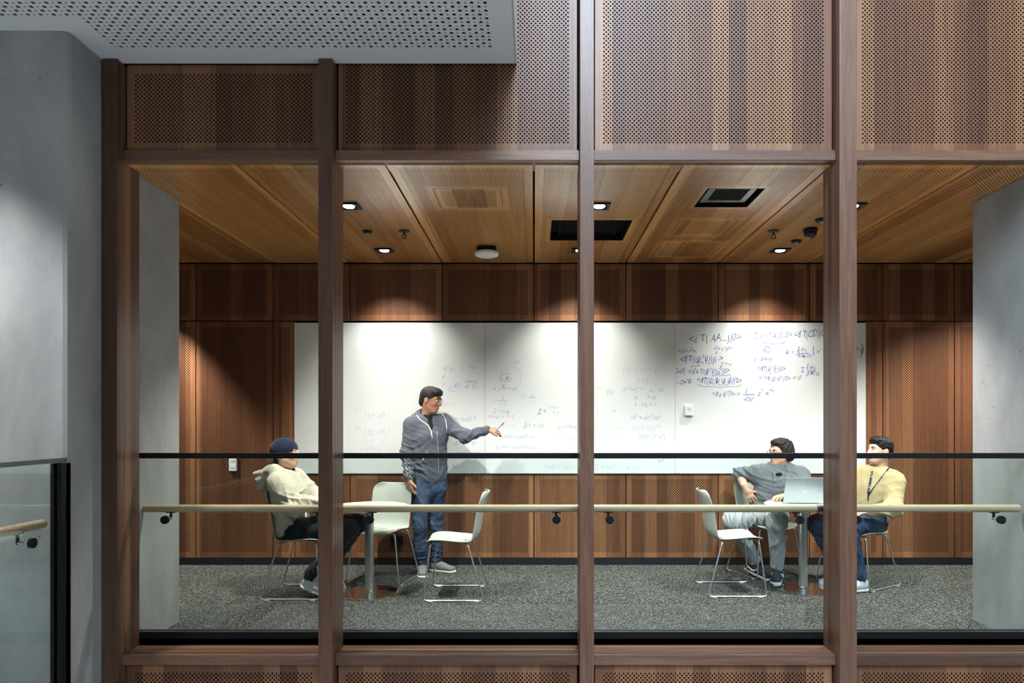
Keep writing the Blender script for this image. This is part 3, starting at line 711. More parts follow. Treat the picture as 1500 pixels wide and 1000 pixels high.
# ------------------------------------------------------------------ chairs
PROF = [(.250, .432), (.243, .445), (.225, .456), (.18, .464), (.10, .462), (.02, .454), (-.06, .447), (-.105, .448), (-.14, .459), (-.163, .482), (-.176, .52), (-.184, .57), (-.193, .63), (-.205, .69), (-.220, .75), (-.236, .80), (-.247, .83), (-.252, .843)]
def chair_meshes():
    L = [0]
    for a, b in zip(PROF, PROF[1:]): L.append(L[-1]+math.dist(a, b))
    T = L[-1]; N = 34; NU = 14
    def prof(s):
        s = max(0, min(T, s))
        for i in range(len(L)-1):
            if s <= L[i+1]: t = (s-L[i])/(L[i+1]-L[i]); return PROF[i][0]*(1-t)+PROF[i+1][0]*t, PROF[i][1]*(1-t)+PROF[i+1][1]*t
    bm = bmesh.new(); grid = []
    for j in range(N+1):
        s = T*j/N
        x, z = prof(s); f = j/N
        hw = 0.212 if f < .4 else 0.212-0.022*min(1, (f-.4)/.15) if f < .6 else 0.19
        hw *= (1-0.04*math.exp(-((f-.47)/.08)**2))
        e0 = s; e1 = T-s; R0, R1 = .09, .085
        if e0 < R0: hw -= .075*(1-math.sqrt(max(0, 1-((R0-e0)/R0)**2)))
        if e1 < R1: hw -= .075*(1-math.sqrt(max(0, 1-((R1-e1)/R1)**2)))
        row = []
        for i in range(NU+1):
            u = -1+2*i/NU; y = hw*u
            back = max(0, min(1, (f-.42)/.15))
            dx = back*0.045*abs(u)**2.2; dz = (1-back)*(0.016*abs(u)**2.5-0.010*(1-u*u)*min(1, f*4))
            row.append(bm.verts.new((x+dx, y, z+dz)))
        grid.append(row)
    for j in range(N):
        for i in range(NU): bm.faces.new([grid[j][i], grid[j][i+1], grid[j+1][i+1], grid[j+1][i]])
    bmesh.ops.recalc_face_normals(bm, faces=bm.faces)
    me = bpy.data.meshes.new('shell'); bm.to_mesh(me); bm.free()
    me.polygons.foreach_set('use_smooth', [True]*len(me.polygons)); me.materials.append(M['shell'])
    def mesh_of(mb, name, mat):
        o = mb.build(name, mat, None, True); m = o.data; bpy.data.objects.remove(o, do_unlink=True); return m
    legs = []
    for s in (-1, 1):
        pts = fillet([(-.06, s*.10, .437), (-.095, s*.188, .434), (-.225, s*.245, .008), (.245, s*.245, .008), (.20, s*.188, .438), (.17, s*.10, .441)], .03, 6)
        legs.append(mesh_of(MB().tube(pts, .0062, 10), 'sled_leg', M['rod']))
    bars = [mesh_of(MB().tube([(x, -.11, z), (x, .11, z)], .0062, 8), 'crossbar', M['rod']) for x, z in ((-.06, .437), (.17, .441))]
    pads = [mesh_of(MB().box((x-.018, s*.245-.008, 0.0), (x+.018, s*.245+.008, .006)), 'glide', M['white']) for s in (-1, 1) for x in (-.17, .19)]
    blocks = [mesh_of(MB().box((x-.02, s*.12-.015, .436), (x+.02, s*.12+.015, .452)), 'mount_block', M['shell']) for s in (-1, 1) for x in (-.06, .15)]
    return me, legs, bars, pads, blocks
CH = chair_meshes()
def chair(x, y, yaw, label):
    root = empty('sled_chair', (x, y, 0), yaw); tag(root, label, 'chair', 'sled base chairs at the round tables')
    sh = link('shell', CH[0], None, root)
    m = sh.modifiers.new('thick', 'SOLIDIFY'); m.thickness = .009; m.offset = -1
    m = sh.modifiers.new('round', 'SUBSURF'); m.levels = 1; m.render_levels = 1
    for me in CH[1]: link('sled_leg', me, None, root)
    for me in CH[2]: link('crossbar', me, None, root)
    for me in CH[3]: link('glide', me, None, root)
    for me in CH[4]: link('mount_block', me, None, root)
    return root
chair(-1.925, 5.60, 0.0, 'pale grey sled chair under the man in the beanie')
chair(-0.615, 5.56, PI, 'empty pale grey sled chair in profile right of the left table')
chair(-1.335, 6.075, -PI/2-0.2, 'empty pale grey sled chair behind the left table, facing the glass')
chair(1.615, 5.69, 0.0, 'empty pale grey sled chair in profile left of the laptop table')
C5 = (2.13, 6.335); C5A = math.atan2(-.95, .31)
chair(*C5, C5A, 'sled chair under the man in the grey pullover')
C6 = (2.82, 5.93); C6A = math.atan2(-.545, -.84)
chair(*C6, C6A, 'sled chair under the man in the yellow jumper')

# ------------------------------------------------------------------ laptop
lp = empty('laptop', (2.25, 5.70, 0.715)); tag(lp, 'silver laptop open on the right table, lid towards the glass', 'laptop')
silver = plain('laptop_silver', lin(176, 182, 186), .35, .5, .6, var=.03)
MB().box((-.17, .0, 0), (.17, .235, .014), .003).build('base', silver, lp)
kb = MB().box((-.155, .03, .0135), (.155, .135, .0155)).build('keyboard', M['black_metal'], lp)
MB().box((-.05, .15, .0135), (.05, .22, .0152)).build('touchpad', silver, lp)
lid = MB().box((-.17, -.004, 0), (.17, .004, .222), .003).build('lid', silver, lp)
lid.location = (0, -.002, .008); lid.rotation_euler = (math.radians(14), 0, 0)
MB().box((-.16, .004, .012), (.16, .0048, .212)).build('screen', M['black_metal'], lid)
MB().box((-.012, -.0046, .100), (.012, -.004, .104)).build('lid_mark', M['white'], lid)
MB().box((-.012, -.0046, .109), (.012, -.004, .112)).build('lid_mark', M['white'], lid)
MB().cyl((-.13, 0, .009), (.13, 0, .009), .007).build('hinge', M['grey_metal'], lp)
pap = MB().box((-.07, -.05, 0), (.07, .05, .0015)).build('notepaper', M['white']); pap.location = (2.06, 5.62, .7152); pap.rotation_euler = (0, 0, .5)
tag(pap, 'white sheet of paper lying on the table left of the laptop', 'paper')

# ------------------------------------------------------------------ people: distance fields meshed with surface nets
def V3(*a): return np.array(a[0] if len(a) == 1 else a, dtype=np.float64)
def unit(v): v = V3(v); return v/(np.linalg.norm(v)+1e-12)
class Vol:
    def __init__(s, h): s.h = h; s.ops = []
    def cone(s, a, b, ra, rb, k=.02, sub=False):
        a, b = V3(a), V3(b); ab = b-a; L2 = max(ab@ab, 1e-9)
        def f(P):
            t = np.clip(((P-a)@ab)/L2, 0, 1); q = P-a-t[..., None]*ab
            return np.sqrt((q*q).sum(-1))-(ra+(rb-ra)*t)
        m = max(ra, rb); s.ops.append((f, np.minimum(a, b)-m, np.maximum(a, b)+m, k, sub)); return s
    def econe(s, a, b, wa, da, wb, db, side, k=.03, sub=False):
        """elliptical round cone: widths along side, depths across"""
        a, b = V3(a), V3(b); ab = b-a; L = np.linalg.norm(ab); ax = ab/max(L, 1e-9)
        sd = V3(side); sd = unit(sd-ax*(sd@ax)); dp = np.cross(ax, sd)
        def f(P):
            p = P-a; t = p@ax; tc = np.clip(t, 0, L); u = tc/max(L, 1e-9)
            w = wa+(wb-wa)*u; d = da+(db-da)*u; m = np.minimum(w, d)
            return (np.sqrt(((p@sd)/w)**2+((p@dp)/d)**2+((t-tc)/m)**2)-1)*m
        m = max(wa, da, wb, db); s.ops.append((f, np.minimum(a, b)-m, np.maximum(a, b)+m, k, sub)); return s
    def ell(s, c, r, R=None, k=.02, sub=False):
        c, r = V3(c), V3(r); R = np.eye(3) if R is None else np.array(R)   # rows = local axes
        def f(P):
            q = (P-c)@R.T/r; n = np.sqrt((q*q).sum(-1)); g = np.sqrt(((q/r)**2).sum(-1))
            return np.where(n > 1e-6, n*(n-1)/np.maximum(g, 1e-6), -r.min())
        m = r.max(); s.ops.append((f, c-m, c+m, k, sub)); return s
    def cut(s, p, n, k=.004):
        """remove the half space on the side n points to"""
        p, n = V3(p), unit(n); s.ops.append((lambda P: -((P-p)@n), None, None, k, True)); return s
    def mesh(s, pad=.03):
        h = s.h
        add = [o for o in s.ops if not o[4]]
        lo = np.min([o[1] for o in add], 0)-pad; hi = np.max([o[2] for o in add], 0)+pad
        n = np.ceil((hi-lo)/h).astype(int)+1
        D = np.full(n, 9.0, dtype=np.float64)
        ax = [lo[i]+h*np.arange(n[i]) for i in range(3)]
        for f, a, b, k, sub in s.ops:
            if a is None: i0 = np.zeros(3, int); i1 = n
            else:
                mg = k+3*h
                i0 = np.clip(np.floor((a-mg-lo)/h).astype(int), 0, n); i1 = np.clip(np.ceil((b+mg-lo)/h).astype(int)+1, 0, n)
            if (i1 <= i0).any(): continue
            sl = tuple(slice(x, y) for x, y in zip(i0, i1))
            P = np.stack(np.meshgrid(ax[0][sl[0]], ax[1][sl[1]], ax[2][sl[2]], indexing='ij'), -1)
            d2 = f(P); d1 = D[sl]
            if sub:
                d2 = -d2; t = np.clip(.5-.5*(d2-d1)/k, 0, 1); D[sl] = d2*(1-t)+d1*t+k*t*(1-t)
            else:
                t = np.clip(.5+.5*(d2-d1)/k, 0, 1); D[sl] = d2*(1-t)+d1*t-k*t*(1-t)
        return nets(D, lo, h)
def nets(D, lo, h):
    S = D < 0; nx, ny, nz = D.shape
    acc = np.zeros((nx-1, ny-1, nz-1, 3)); cnt = np.zeros((nx-1, ny-1, nz-1))
    base = [(0, 0, 0), (1, 0, 0), (0, 1, 0), (0, 0, 1), (1, 1, 0), (1, 0, 1), (0, 1, 1), (1, 1, 1)]
    def sub(A, o): return A[o[0]:nx-1+o[0], o[1]:ny-1+o[1], o[2]:nz-1+o[2]]
    for o in base:
        for a in range(3):
            if o[a] == 1: continue
            e = list(o); e[a] = 1
            d0, d1 = sub(D, o), sub(D, e); m = sub(S, o) != sub(S, e)
            t = np.where(m, d0/np.where(m, d0-d1, 1), 0)
            for c in range(3): acc[..., c] += np.where(m, o[c]+(t if c == a else 0), 0)
            cnt += m
    act = cnt > 0; idx = -np.ones(act.shape, dtype=np.int64); idx[act] = np.arange(act.sum())
    ijk = np.argwhere(act); V = lo+h*(ijk+acc[act]/cnt[act][:, None])
    Q = []
    for a in range(3):
        b, c = (a+1) % 3, (a+2) % 3
        A = [slice(None)]*3; B = [slice(None)]*3; A[a] = slice(0, -1); B[a] = slice(1, None)
        S0, S1 = S[tuple(A)], S[tuple(B)]
        for flip, m in ((False, S0 & ~S1), (True, ~S0 & S1)):
            p = np.argwhere(m); ok = (p[:, b] > 0) & (p[:, c] > 0) & (p[:, b] < D.shape[b]-1) & (p[:, c] < D.shape[c]-1); p = p[ok]
            if not len(p): continue
            q = []
            for db, dc in ((-1, -1), (0, -1), (0, 0), (-1, 0)):
                r = p.copy(); r[:, b] += db; r[:, c] += dc; q.append(idx[r[:, 0], r[:, 1], r[:, 2]])
            q = np.stack(q, 1); Q.append(q[:, ::-1] if flip else q)
    Q = np.concatenate(Q); return V, Q
def vnormals(Vt, Q):
    n = np.cross(Vt[Q[:, 2]]-Vt[Q[:, 0]], Vt[Q[:, 3]]-Vt[Q[:, 1]]); N = np.zeros_like(Vt)
    for i in range(4): np.add.at(N, Q[:, i], n)
    return N/(np.linalg.norm(N, axis=1)[:, None]+1e-12)
def relax(Vt, Q, it=2, f=.5):
    for _ in range(it):
        S = np.zeros_like(Vt); C = np.zeros(len(Vt))
        for i in range(4):
            for j in (1, 3): np.add.at(S, Q[:, i], Vt[Q[:, (i+j) % 4]]); np.add.at(C, Q[:, i], 1)
        Vt = Vt*(1-f)+f*S/np.maximum(C, 1)[:, None]
    return Vt
def folds(Vt, Q, amp, sc, seed, along=(0, 0, 1), mask=None):
    """cloth creases: warped ridges running mostly across `along`"""
    rs = np.random.RandomState(seed); N = vnormals(Vt, Q); d = np.zeros(len(Vt)); al = unit(along)
    for k in range(4):
        dr = unit(al+rs.normal(0, .45, 3)); w1 = unit(rs.normal(0, 1, 3)); w2 = unit(rs.normal(0, 1, 3))
        ph = (Vt@dr)*sc*(1+.5*k)+1.7*np.sin((Vt@w1)*sc*.55+rs.rand()*6)+1.2*np.sin((Vt@w2)*sc*.8+rs.rand()*6)
        env = .5+.5*np.sin((Vt@unit(rs.normal(0, 1, 3)))*sc*.35+rs.rand()*6)
        d += env*(1-np.abs(np.sin(ph)))**2/(1+.35*k)
    d = (d-d.mean())*amp
    if mask is not None: d = d*mask(Vt)
    return Vt+N*d[:, None]
def mesh_obj(name, parts, mats, parent, off, midx=None):
    Vs, Qs, o = [], [], 0
    for Vt, Q in parts: Vs.append(Vt); Qs.append(Q+o); o += len(Vt)
    Vt = np.concatenate(Vs)-V3(off); Q = np.concatenate(Qs)
    me = bpy.data.meshes.new(name); me.vertices.add(len(Vt)); me.vertices.foreach_set('co', Vt.astype(np.float32).ravel())
    me.loops.add(len(Q)*4); me.loops.foreach_set('vertex_index', Q.astype(np.int32).ravel())
    me.polygons.add(len(Q)); me.polygons.foreach_set('loop_start', np.arange(0, len(Q)*4, 4, dtype=np.int32))
    me.update(calc_edges=True); me.validate()
    return link(name, me, mats, parent, True)

def cloth(name, c, c2=None, rough=.9, scale=220, bump=.25):
    k = NT(name, rough, .15); tc = k.node('ShaderNodeTexCoord').outputs['Object']
    n = k.noise(tc, scale, 2); b = k.noise(tc, 9, 3)
    c2 = c2 or tuple(min(1, x*1.18) for x in c[:3])+(1,)
    k.color(k.mix(k.math('MULTIPLY', k.math('ADD', n, b), .5), tuple(x*.86 for x in c[:3])+(1,), c2)).bump(n, bump, .0015)
    k.b.inputs['Sheen Weight'].default_value = .15; return k.m
def denim(name, c, fade):
    k = NT(name, .85, .15); tc = k.node('ShaderNodeTexCoord').outputs['Object']
    b = k.noise(tc, 7, 4, .6); n = k.noise(tc, 300, 2)
    k.color(k.mix(k.math('ADD', k.maprange(b, .42, .68, 0, .75), k.math('MULTIPLY', n, .2)), c, fade)).bump(n, .3, .001); return k.m
def skin(name, c):
    k = NT(name, .5, .4); tc = k.node('ShaderNodeTexCoord').outputs['Object']
    n = k.noise(tc, 14, 4); k.color(k.mix(n, tuple(x*.85 for x in c[:3])+(1,), tuple(min(1, x*1.1) for x in c[:3])+(1,)))
    k.b.inputs['Subsurface Weight'].default_value = .08; k.b.inputs['Subsurface Radius'].default_value = (.01, .004, .002); return k.m
def hairm(name, c):
    k = NT(name, .55, .2); tc = k.node('ShaderNodeTexCoord').outputs['Object']
    n = k.noise(tc, 60, 3, .6, 1.5); k.color(k.mix(n, tuple(x*.4 for x in c[:3])+(1,), tuple(x*1.3 for x in c[:3])+(1,))).bump(n, .8, .004); return k.m
EYE = plain('eye_white', lin(225, 222, 215), .2); PUPIL = plain('iris_dark', (.01, .008, .006, 1), .1)

def head_frame(f, up=(0, 0, 1)):
    f = unit(f); u = V3(up); u = unit(u-f*(u@f)); r = np.cross(f, u); return np.stack([r, f, u])   # rows right, forward, up
def head_vol(c, R, neck, h=.0042, sc=1.0):
    c = V3(c); L = lambda x, y, z: c+sc*(x*R[0]+y*R[1]+z*R[2]); v = Vol(h)
    v.ell(L(0, -.012, .03), V3(.074, .092, .085)*sc, R).ell(L(0, .03, -.028), V3(.056, .060, .078)*sc, R, .03)
    v.ell(L(0, .056, -.088), V3(.030, .026, .024)*sc, R, .03)
    for s in (-1, 1):
        v.cone(L(s*.046, .0, -.048), L(s*.014, .052, -.090), .020*sc, .016*sc, .025)
        v.ell(L(s*.034, .060, -.022), V3(.021, .020, .020)*sc, R, .02)
    v.cone(L(-.036, .076, .030), L(.036, .076, .030), .011*sc, .011*sc, .018)
    for s in (-1, 1): v.ell(L(s*.031, .094, .011), V3(.018, .016, .012)*sc, R, .012, sub=True)
    v.cone(L(0, .086, .020), L(0, .108, -.020), .007*sc, .0115*sc, .012)
    for s in (-1, 1): v.ell(L(s*.011, .097, -.023), V3(.009, .011, .008)*sc, R, .006)
    v.ell(L(0, .085, -.050), V3(.023, .011, .0065)*sc, R, .006).ell(L(0, .083, -.061), V3(.020, .011, .0075)*sc, R, .006)
    v.cone(L(-.018, .094, -.0555), L(.018, .094, -.0555), .0020, .0020, .003, sub=True)
    for s in (-1, 1):
        v.ell(L(s*.076, -.008, -.004), V3(.010, .021, .033)*sc, R, .008); v.ell(L(s*.086, -.002, -.002), V3(.006, .010, .018)*sc, R, .005, sub=True)
    v.cone(L(0, -.018, -.05), neck, .054*sc, .060, .03)
    return v, L
def hair_vol(L, R, sc, style, h=.005):
    v = Vol(h)
    if style == 'short':       # fuller on top, swept fringe
        v.ell(L(0, -.02, .045), V3(.086, .100, .088)*sc, R).ell(L(0, .045, .085), V3(.062, .055, .040)*sc, R, .03).ell(L(.03, .06, .085), V3(.045, .045, .032)*sc, R, .02)
        v.ell(L(0, -.075, -.02), V3(.066, .035, .06)*sc, R, .03)
        v.ell(L(0, .094, -.032), V3(.10, .088, .097)*sc, R, .012, sub=True)
    elif style == 'wavy':
        v.ell(L(0, -.03, .050), V3(.092, .104, .092)*sc, R).ell(L(0, .035, .100), V3(.06, .055, .034)*sc, R, .03).ell(L(0, -.09, -.01), V3(.078, .045, .07)*sc, R, .03)
        v.ell(L(.05, -.05, .0), V3(.045, .06, .055)*sc, R, .03).ell(L(-.05, -.05, .0), V3(.045, .06, .055)*sc, R, .03)
        v.ell(L(0, .110, -.026), V3(.115, .098, .107)*sc, R, .012, sub=True)
    else:                      # cropped, short quiff
        v.ell(L(0, -.02, .045), V3(.083, .098, .084)*sc, R).ell(L(0, .04, .092), V3(.060, .052, .034)*sc, R, .025)
        v.ell(L(0, -.075, -.015), V3(.064, .032, .055)*sc, R, .03)
        v.ell(L(0, .096, -.036), V3(.105, .088, .100)*sc, R, .010, sub=True)
    v.cut(L(0, 0, -.072), -R[2])
    return v
def hand_vol(W, D, N, S, curl=.35, curls=None, sc=1.0, h=.0030, thumb=(.6, .75, .25)):
    """palm plus four jointed fingers and a thumb from the thumb side S of the palm; N is the way the palm faces"""
    W, D, N = V3(W), unit(D), V3(N); N = unit(N-D*(N@D)); S = V3(S); S = unit(S-D*(S@D)-N*(S@N)); v = Vol(h)
    v.cone(W-D*.05, W+D*.02, .027*sc, .025*sc, .01)
    v.econe(W+D*.012*sc, W+D*.078*sc, .028*sc, .0165*sc, .038*sc, .0135*sc, S, .012)
    v.cone(W+D*.02*sc+S*.022*sc, W+D*.05*sc+S*.028*sc+N*.006, .014*sc, .012*sc, .01)
    lens = (.071, .079, .073, .057); cu = curls or (curl,)*4
    for i in range(4):
        p = W+D*.082*sc+S*(.0305-.0203*i)*sc-D*(.004*abs(i-1))*sc; d = unit(D+S*(.10*(1.4-i))); ln = lens[i]*sc; r = (.0085, .0088, .0083, .0074)[i]*sc
        n = N
        for seg, fr in enumerate((.45, .31, .24)):
            a = cu[i]*(.9, 1.2, .8)[seg]
            d2 = unit(d*math.cos(a)+n*math.sin(a)); n = unit(n*math.cos(a)-d*math.sin(a)); d = d2
            q = p+d*ln*fr; v.cone(p, q, r, r*.93, .004); p = q; r *= .93
    t = unit(D*thumb[0]+S*thumb[1]+N*thumb[2]); p = W+D*.028*sc+S*.026*sc; q = p+t*.042*sc; v.cone(p, q, .0125*sc, .0105*sc, .008)
    t2 = unit(t+D*.55+N*.15); v.cone(q, q+t2*.032*sc, .0103*sc, .0085*sc, .004)
    return v
def shoe(parent, off, ankle, toe, mats, sole_h=.022, ln=.275, wd=.047, laces=None, mark=None, name='shoe'):
    """ankle joint centre, toe direction (may pitch down)"""
    a = V3(ankle); d = unit(toe); side = unit(np.cross(d, (0, 0, 1))); up = np.cross(side, d)
    L = lambda x, y, z: a+d*x+side*y+up*z          # x forward, z up (ankle at ~.085 above ground)
    z0 = -.085
    v = Vol(.005)
    v.econe(L(-.045, 0, z0+.05), L(.06, 0, z0+.048), .036, .042, .042, .04, side, .02)
    v.econe(L(.06, 0, z0+.046), L(ln-.115, 0, z0+.034), .042, .038, .043, .026, side, .02)
    v.cone(L(0, 0, .0), L(-.012, 0, z0+.05), .042, .040, .02)
    v.cut(L(0, 0, z0+sole_h-.003), -up).cut(L(-.005, 0, .022), unit(up-.2*d))
    up_o = mesh_obj(name, [v.mesh()], mats[0], parent, off)
    s = Vol(.005)
    s.econe(L(-.042, 0, z0+sole_h/2), L(.05, 0, z0+sole_h/2), .040, .04, .041, .04, side, .01).econe(L(.05, 0, z0+sole_h/2), L(ln-.12, 0, z0+sole_h/2), .041, .04, wd, .04, side, .01)
    s.cut(L(0, 0, z0+sole_h), up).cut(L(0, 0, z0), -up)
    mesh_obj('sole', [s.mesh()], mats[1], up_o, off)
    if laces:
        for i in range(4):
            x = .045+.02*i; zt = z0+.088-.011*i
            MB().tube([L(x, -.026, zt-.008), L(x+.004, 0, zt+.003), L(x, .026, zt-.008)], .0028, 6).build('lace', laces, up_o, True, off=off)
    if mark is not None:
        for sd in (-1, 1):
            pts = [L(.075, sd*.036, z0+.075), L(.05, sd*.0415, z0+.045), L(.02, sd*.042, z0+.040), L(-.03, sd*.040, z0+.058), L(-.05, sd*.035, z0+.070)]
            pts = [p+side*sd*.003 for p in pts]
            MB().tube(pts, [.003, .0075, .0085, .005, .002], 6).build('side_stripe', mark, up_o, True, off=off)
    return up_o
def face_bits(root, off, L, R, hm, brow=True):
    for s in (-1, 1):
        e = MB().sph((0, 0, 0), .0115, 14, 8).build('eye', EYE, root, True); e.location = V3(L(s*.031, .0735, .0105))-V3(off)
        p = MB().sph((0, 0, 0), .0058, 10, 6).build('iris', PUPIL, e, True); p.location = R[1]*.0072
        if brow: MB().tube([L(s*.014, .0905, .031), L(s*.030, .0905, .036), L(s*.048, .079, .031)], [.003, .0042, .002], 6).build('eyebrow', hm, root, True, off=off)
def specs(root, off, L, mat):
    g = None; b = MB()
    for s in (-1, 1):
        pts = [L(s*.032+.0225*math.cos(t*PI/9)*1.0, .101-.004*abs(math.cos(t*PI/9)), .006+.0165*math.sin(t*PI/9)) for t in range(19)]
        b.tube(pts, .0016, 6, False)
        b.tube([L(s*.0545, .096, .010), L(s*.074, .05, .014), L(s*.080, -.005, .012)], .0018, 6)
    b.tube([L(-.010, .1, .008), L(0, .107, .011), L(.010, .1, .008)], .0016, 6)
    return b.build('eyeglasses', mat, root, True, off=off)

def limbs(v, pts, radii, k=.025):
    for i in range(len(pts)-1): v.cone(pts[i], pts[i+1], radii[i], radii[i+1], k)
def torso(v, pel, ch, nk, sl, sr, side, wp, dp, wc, dc, k=.05):
    """pelvis -> chest -> shoulder yoke"""
    pel, ch, nk, sl, sr = map(V3, (pel, ch, nk, sl, sr))
    v.econe(pel, (pel+ch)/2, wp, dp, (wp+wc)/2*.97, (dp+dc)/2, side, k).econe((pel+ch)/2, ch, (wp+wc)/2*.97, (dp+dc)/2, wc, dc, side, k)
    up = (nk-ch)
    v.econe(ch, ch+up*.55, wc, dc, wc*.86, dc*.8, side, k)
    for s in (sl, sr): v.cone(nk-(nk-ch)*.28, s, dc*.62, dc*.50, k)
def build_body(root, off, J, mat, head, hands, side, fat=1.0, arm=(.045, .036, .027)):
    """one body mesh: trunk and limbs, head, hands"""
    v = Vol(.010)
    torso(v, J['pel'], J['ch'], J['nk'], J['sl'], J['sr'], side, .135*fat, .095*fat, .145*fat, .095*fat)
    for s in 'lr':
        limbs(v, [J['s'+s], J['e'+s], J['w'+s]], arm); limbs(v, [J['h'+s], J['k'+s], J['a'+s]], [.072, .048, .036])
    v.cone(V3(J['nk'])-V3(0, 0, .06), J['nk'], .06, .056, .03)
    parts = [v.mesh()]
    parts.append(head[0].mesh())
    for hv in hands: parts.append(hv.mesh())
    return mesh_obj('body', parts, mat, root, off)

# ---- standing man at the whiteboard ------------------------------------------------
def standing():
    off = V3(-.985, 6.32, 0); root = empty('person', off)
    tag(root, 'man in grey hooded jacket and blue jeans standing, pointing at the whiteboard', 'person')
    P = lambda *a: V3(at(*a))
    J = dict(pel=P(628, 696, 6.36), ch=P(627, 640, 6.35), nk=P(625, 611, 6.37), sr=P(603, 622, 6.29), sl=P(650, 618, 6.42),
             er=P(595, 664, 6.26), wr=P(600, 702, 6.19), el=P(681, 640, 6.24), wl=P(714, 629, 6.34),
             hr=P(617, 708, 6.32), hl=P(640, 707, 6.41), kr=P(615, 772, 6.27), kl=P(639, 770, 6.37), ar=P(618, 823.5, 6.29), al=P(640, 821.5, 6.40))
    J['ar'][2] = .085; J['al'][2] = .085
    side = unit(V3(J['sl'])-V3(J['sr']))
    SK = skin('skin_warm_brown', lin(176, 128, 100)); HM = hairm('hair_black_grey', (.028, .026, .025, 1))
    R = head_frame((.90, -.38, -.20), (0.06, .02, 1)); hc = P(631.5, 586.5, 6.34)
    hv, L = head_vol(hc, R, J['nk'], sc=1.0)
    hl = hand_vol(J['wl'], unit((.95, .12, -.06)), (-.15, .5, -.75), (.1, -.55, .6), curls=(.38, .6, .75, .85), thumb=(.85, .5, .35))
    hr = hand_vol(J['wr'], unit((.16, -.06, -1)), (.75, .45, .1), (.35, -.85, 0), curls=(.25, .32, .4, .45))
    build_body(root, off, J, SK, (hv,), (hl, hr), side)
    # jeans
    v = Vol(.0065); v.econe(P(628, 701, 6.36), P(629, 716, 6.365), .152, .105, .162, .112, side, .04)
    for s in 'lr':
        k_ = V3(J['k'+s]); a_ = V3(J['a'+s]); h_ = V3(J['h'+s])
        v.cone(h_+V3(0, 0, .0), k_, .092, .062, .03).cone(k_, k_*.35+a_*.65, .062, .053, .03).cone(k_*.35+a_*.65, a_+V3(0, 0, .03), .053, .050, .02)
        v.cut(a_+V3(0, 0, .012), (0, 0, -1)) if False else None
    v.cut(V3(0, 0, .062), (0, 0, -1)).cut(V3(0, 0, J['pel'][2]+.05), (0, 0, 1))
    Vt, Q = v.mesh(); Vt = folds(Vt, Q, 0.0115, 32, 3, mask=lambda p: .35+1.5*np.exp(-((p[:, 2]-.13)/.10)**2)+.6*np.exp(-((p[:, 2]-.45)/.09)**2)+.7*np.exp(-((p[:, 2]-.78)/.1)**2)); Vt = relax(Vt, Q, 1)
    je = mesh_obj('jeans', [(Vt, Q)], denim('blue_denim', lin(34, 46, 66), lin(84, 104, 130)), root, off)
    # hoodie
    v = Vol(.0065)
    torso(v, P(628, 694, 6.36), J['ch'], J['nk'], J['sl'], J['sr'], side, .160, .122, .172, .126, .06)
    v.econe(P(628, 697, 6.36), P(628, 686, 6.36), .162, .120, .168, .126, side, .02)
    for s in 'lr':
        w = V3(J['w'+s]); e = V3(J['e'+s]); d = unit(w-e)
        limbs(v, [J['s'+s], e, w-d*.03], [.077, .054, .041], .04); v.cone(w-d*.045, w-d*.008, .040, .036, .008)
    v.cone(J['nk']+V3(-.05, .05, .03), J['nk']+V3(-.13, .02, -.05), .055, .06, .05); v.cone(J['nk']+V3(.0, .08, .03), J['nk']+V3(-.1, .09, -.03), .05, .065, .05)
    v.cone(J['nk']+V3(-.075, -.04, .015), J['nk']+V3(-.01, -.115, -.10), .028, .022, .02); v.cone(J['nk']+V3(.075, -.01, .0), J['nk']+V3(.02, -.115, -.10), .028, .022, .02)
    f = unit(np.cross(side, (0, 0, 1)));  f = f if f[1] < 0 else -f
    v.cone(J['nk']+V3(0, 0, .12), J['nk']+V3(0, 0, -.005), .075, .052, .02, sub=True)
    v.cone(J['nk']+f*.12+V3(0, 0, .05), J['nk']+f*.145+V3(0, 0, -.10), .05, .012, .015, sub=True)
    zc = float(J['pel'][2]-.028)
    v.cut((0, 0, zc), (0, 0, -1)) if False else None
    Vt, Q = v.mesh()
    def msk(p):
        e1 = np.exp(-((p-J['er'])**2).sum(1)/.02); e2 = np.exp(-((p-J['el'])**2).sum(1)/.025)
        return .4+1.3*e1+1.3*e2+.8*np.exp(-((p[:, 2]-.97)/.06)**2)
    Vt = folds(Vt, Q, 0.0137, 30, 8, (.2, 0, 1), msk); Vt = relax(Vt, Q, 1)
    hood = mesh_obj('hoodie', [(Vt, Q)], cloth('heather_grey_fleece', lin(74, 79, 90), lin(98, 103, 114), scale=160), root, off)
    # dark tee under the hoodie
    v = Vol(.005); v.cone(J['nk']+V3(0, 0, .035), J['nk']+V3(0, 0, -.06), .068, .085, .02); v.econe(J['ch']+f*.012+V3(0, 0, .06), J['nk']+f*.03+V3(0, 0, -.02), .09, .108, .07, .075, side, .03)
    v.cone(J['nk']+V3(0, 0, .12)+f*.04, J['nk']+V3(0, 0, .02)+f*.02, .07, .058, .01, sub=True)
    mesh_obj('tee_shirt', [v.mesh()], cloth('black_cotton', (.012, .012, .014, 1)), root, off)
    # zip and cords lie on the hoodie front: push points outward from the chest axis
    from mathutils.bvhtree import BVHTree
    bv = BVHTree.FromPolygons([tuple(p) for p in Vt], [tuple(int(i) for i in q) for q in Q])
    def onto(px, py, lift=.003):
        o = Vector(cam_o.location); d = (at(px, py, 6.3)-o).normalized(); h = bv.ray_cast(o, d)
        return (h[0] - d*lift) if h[0] else at(px, py, 6.22)
    zp = [onto(640+.5*math.sin(t*3)+2.8*t, 632+t*64) for t in [i/14 for i in range(15)]]
    MB().tube(zp, .0034, 6).build('zipper', plain('zip_silver', lin(190, 192, 194), .35, .5, .5), hood, True, off=off)
    CW = cloth('white_cord', lin(222, 222, 216))
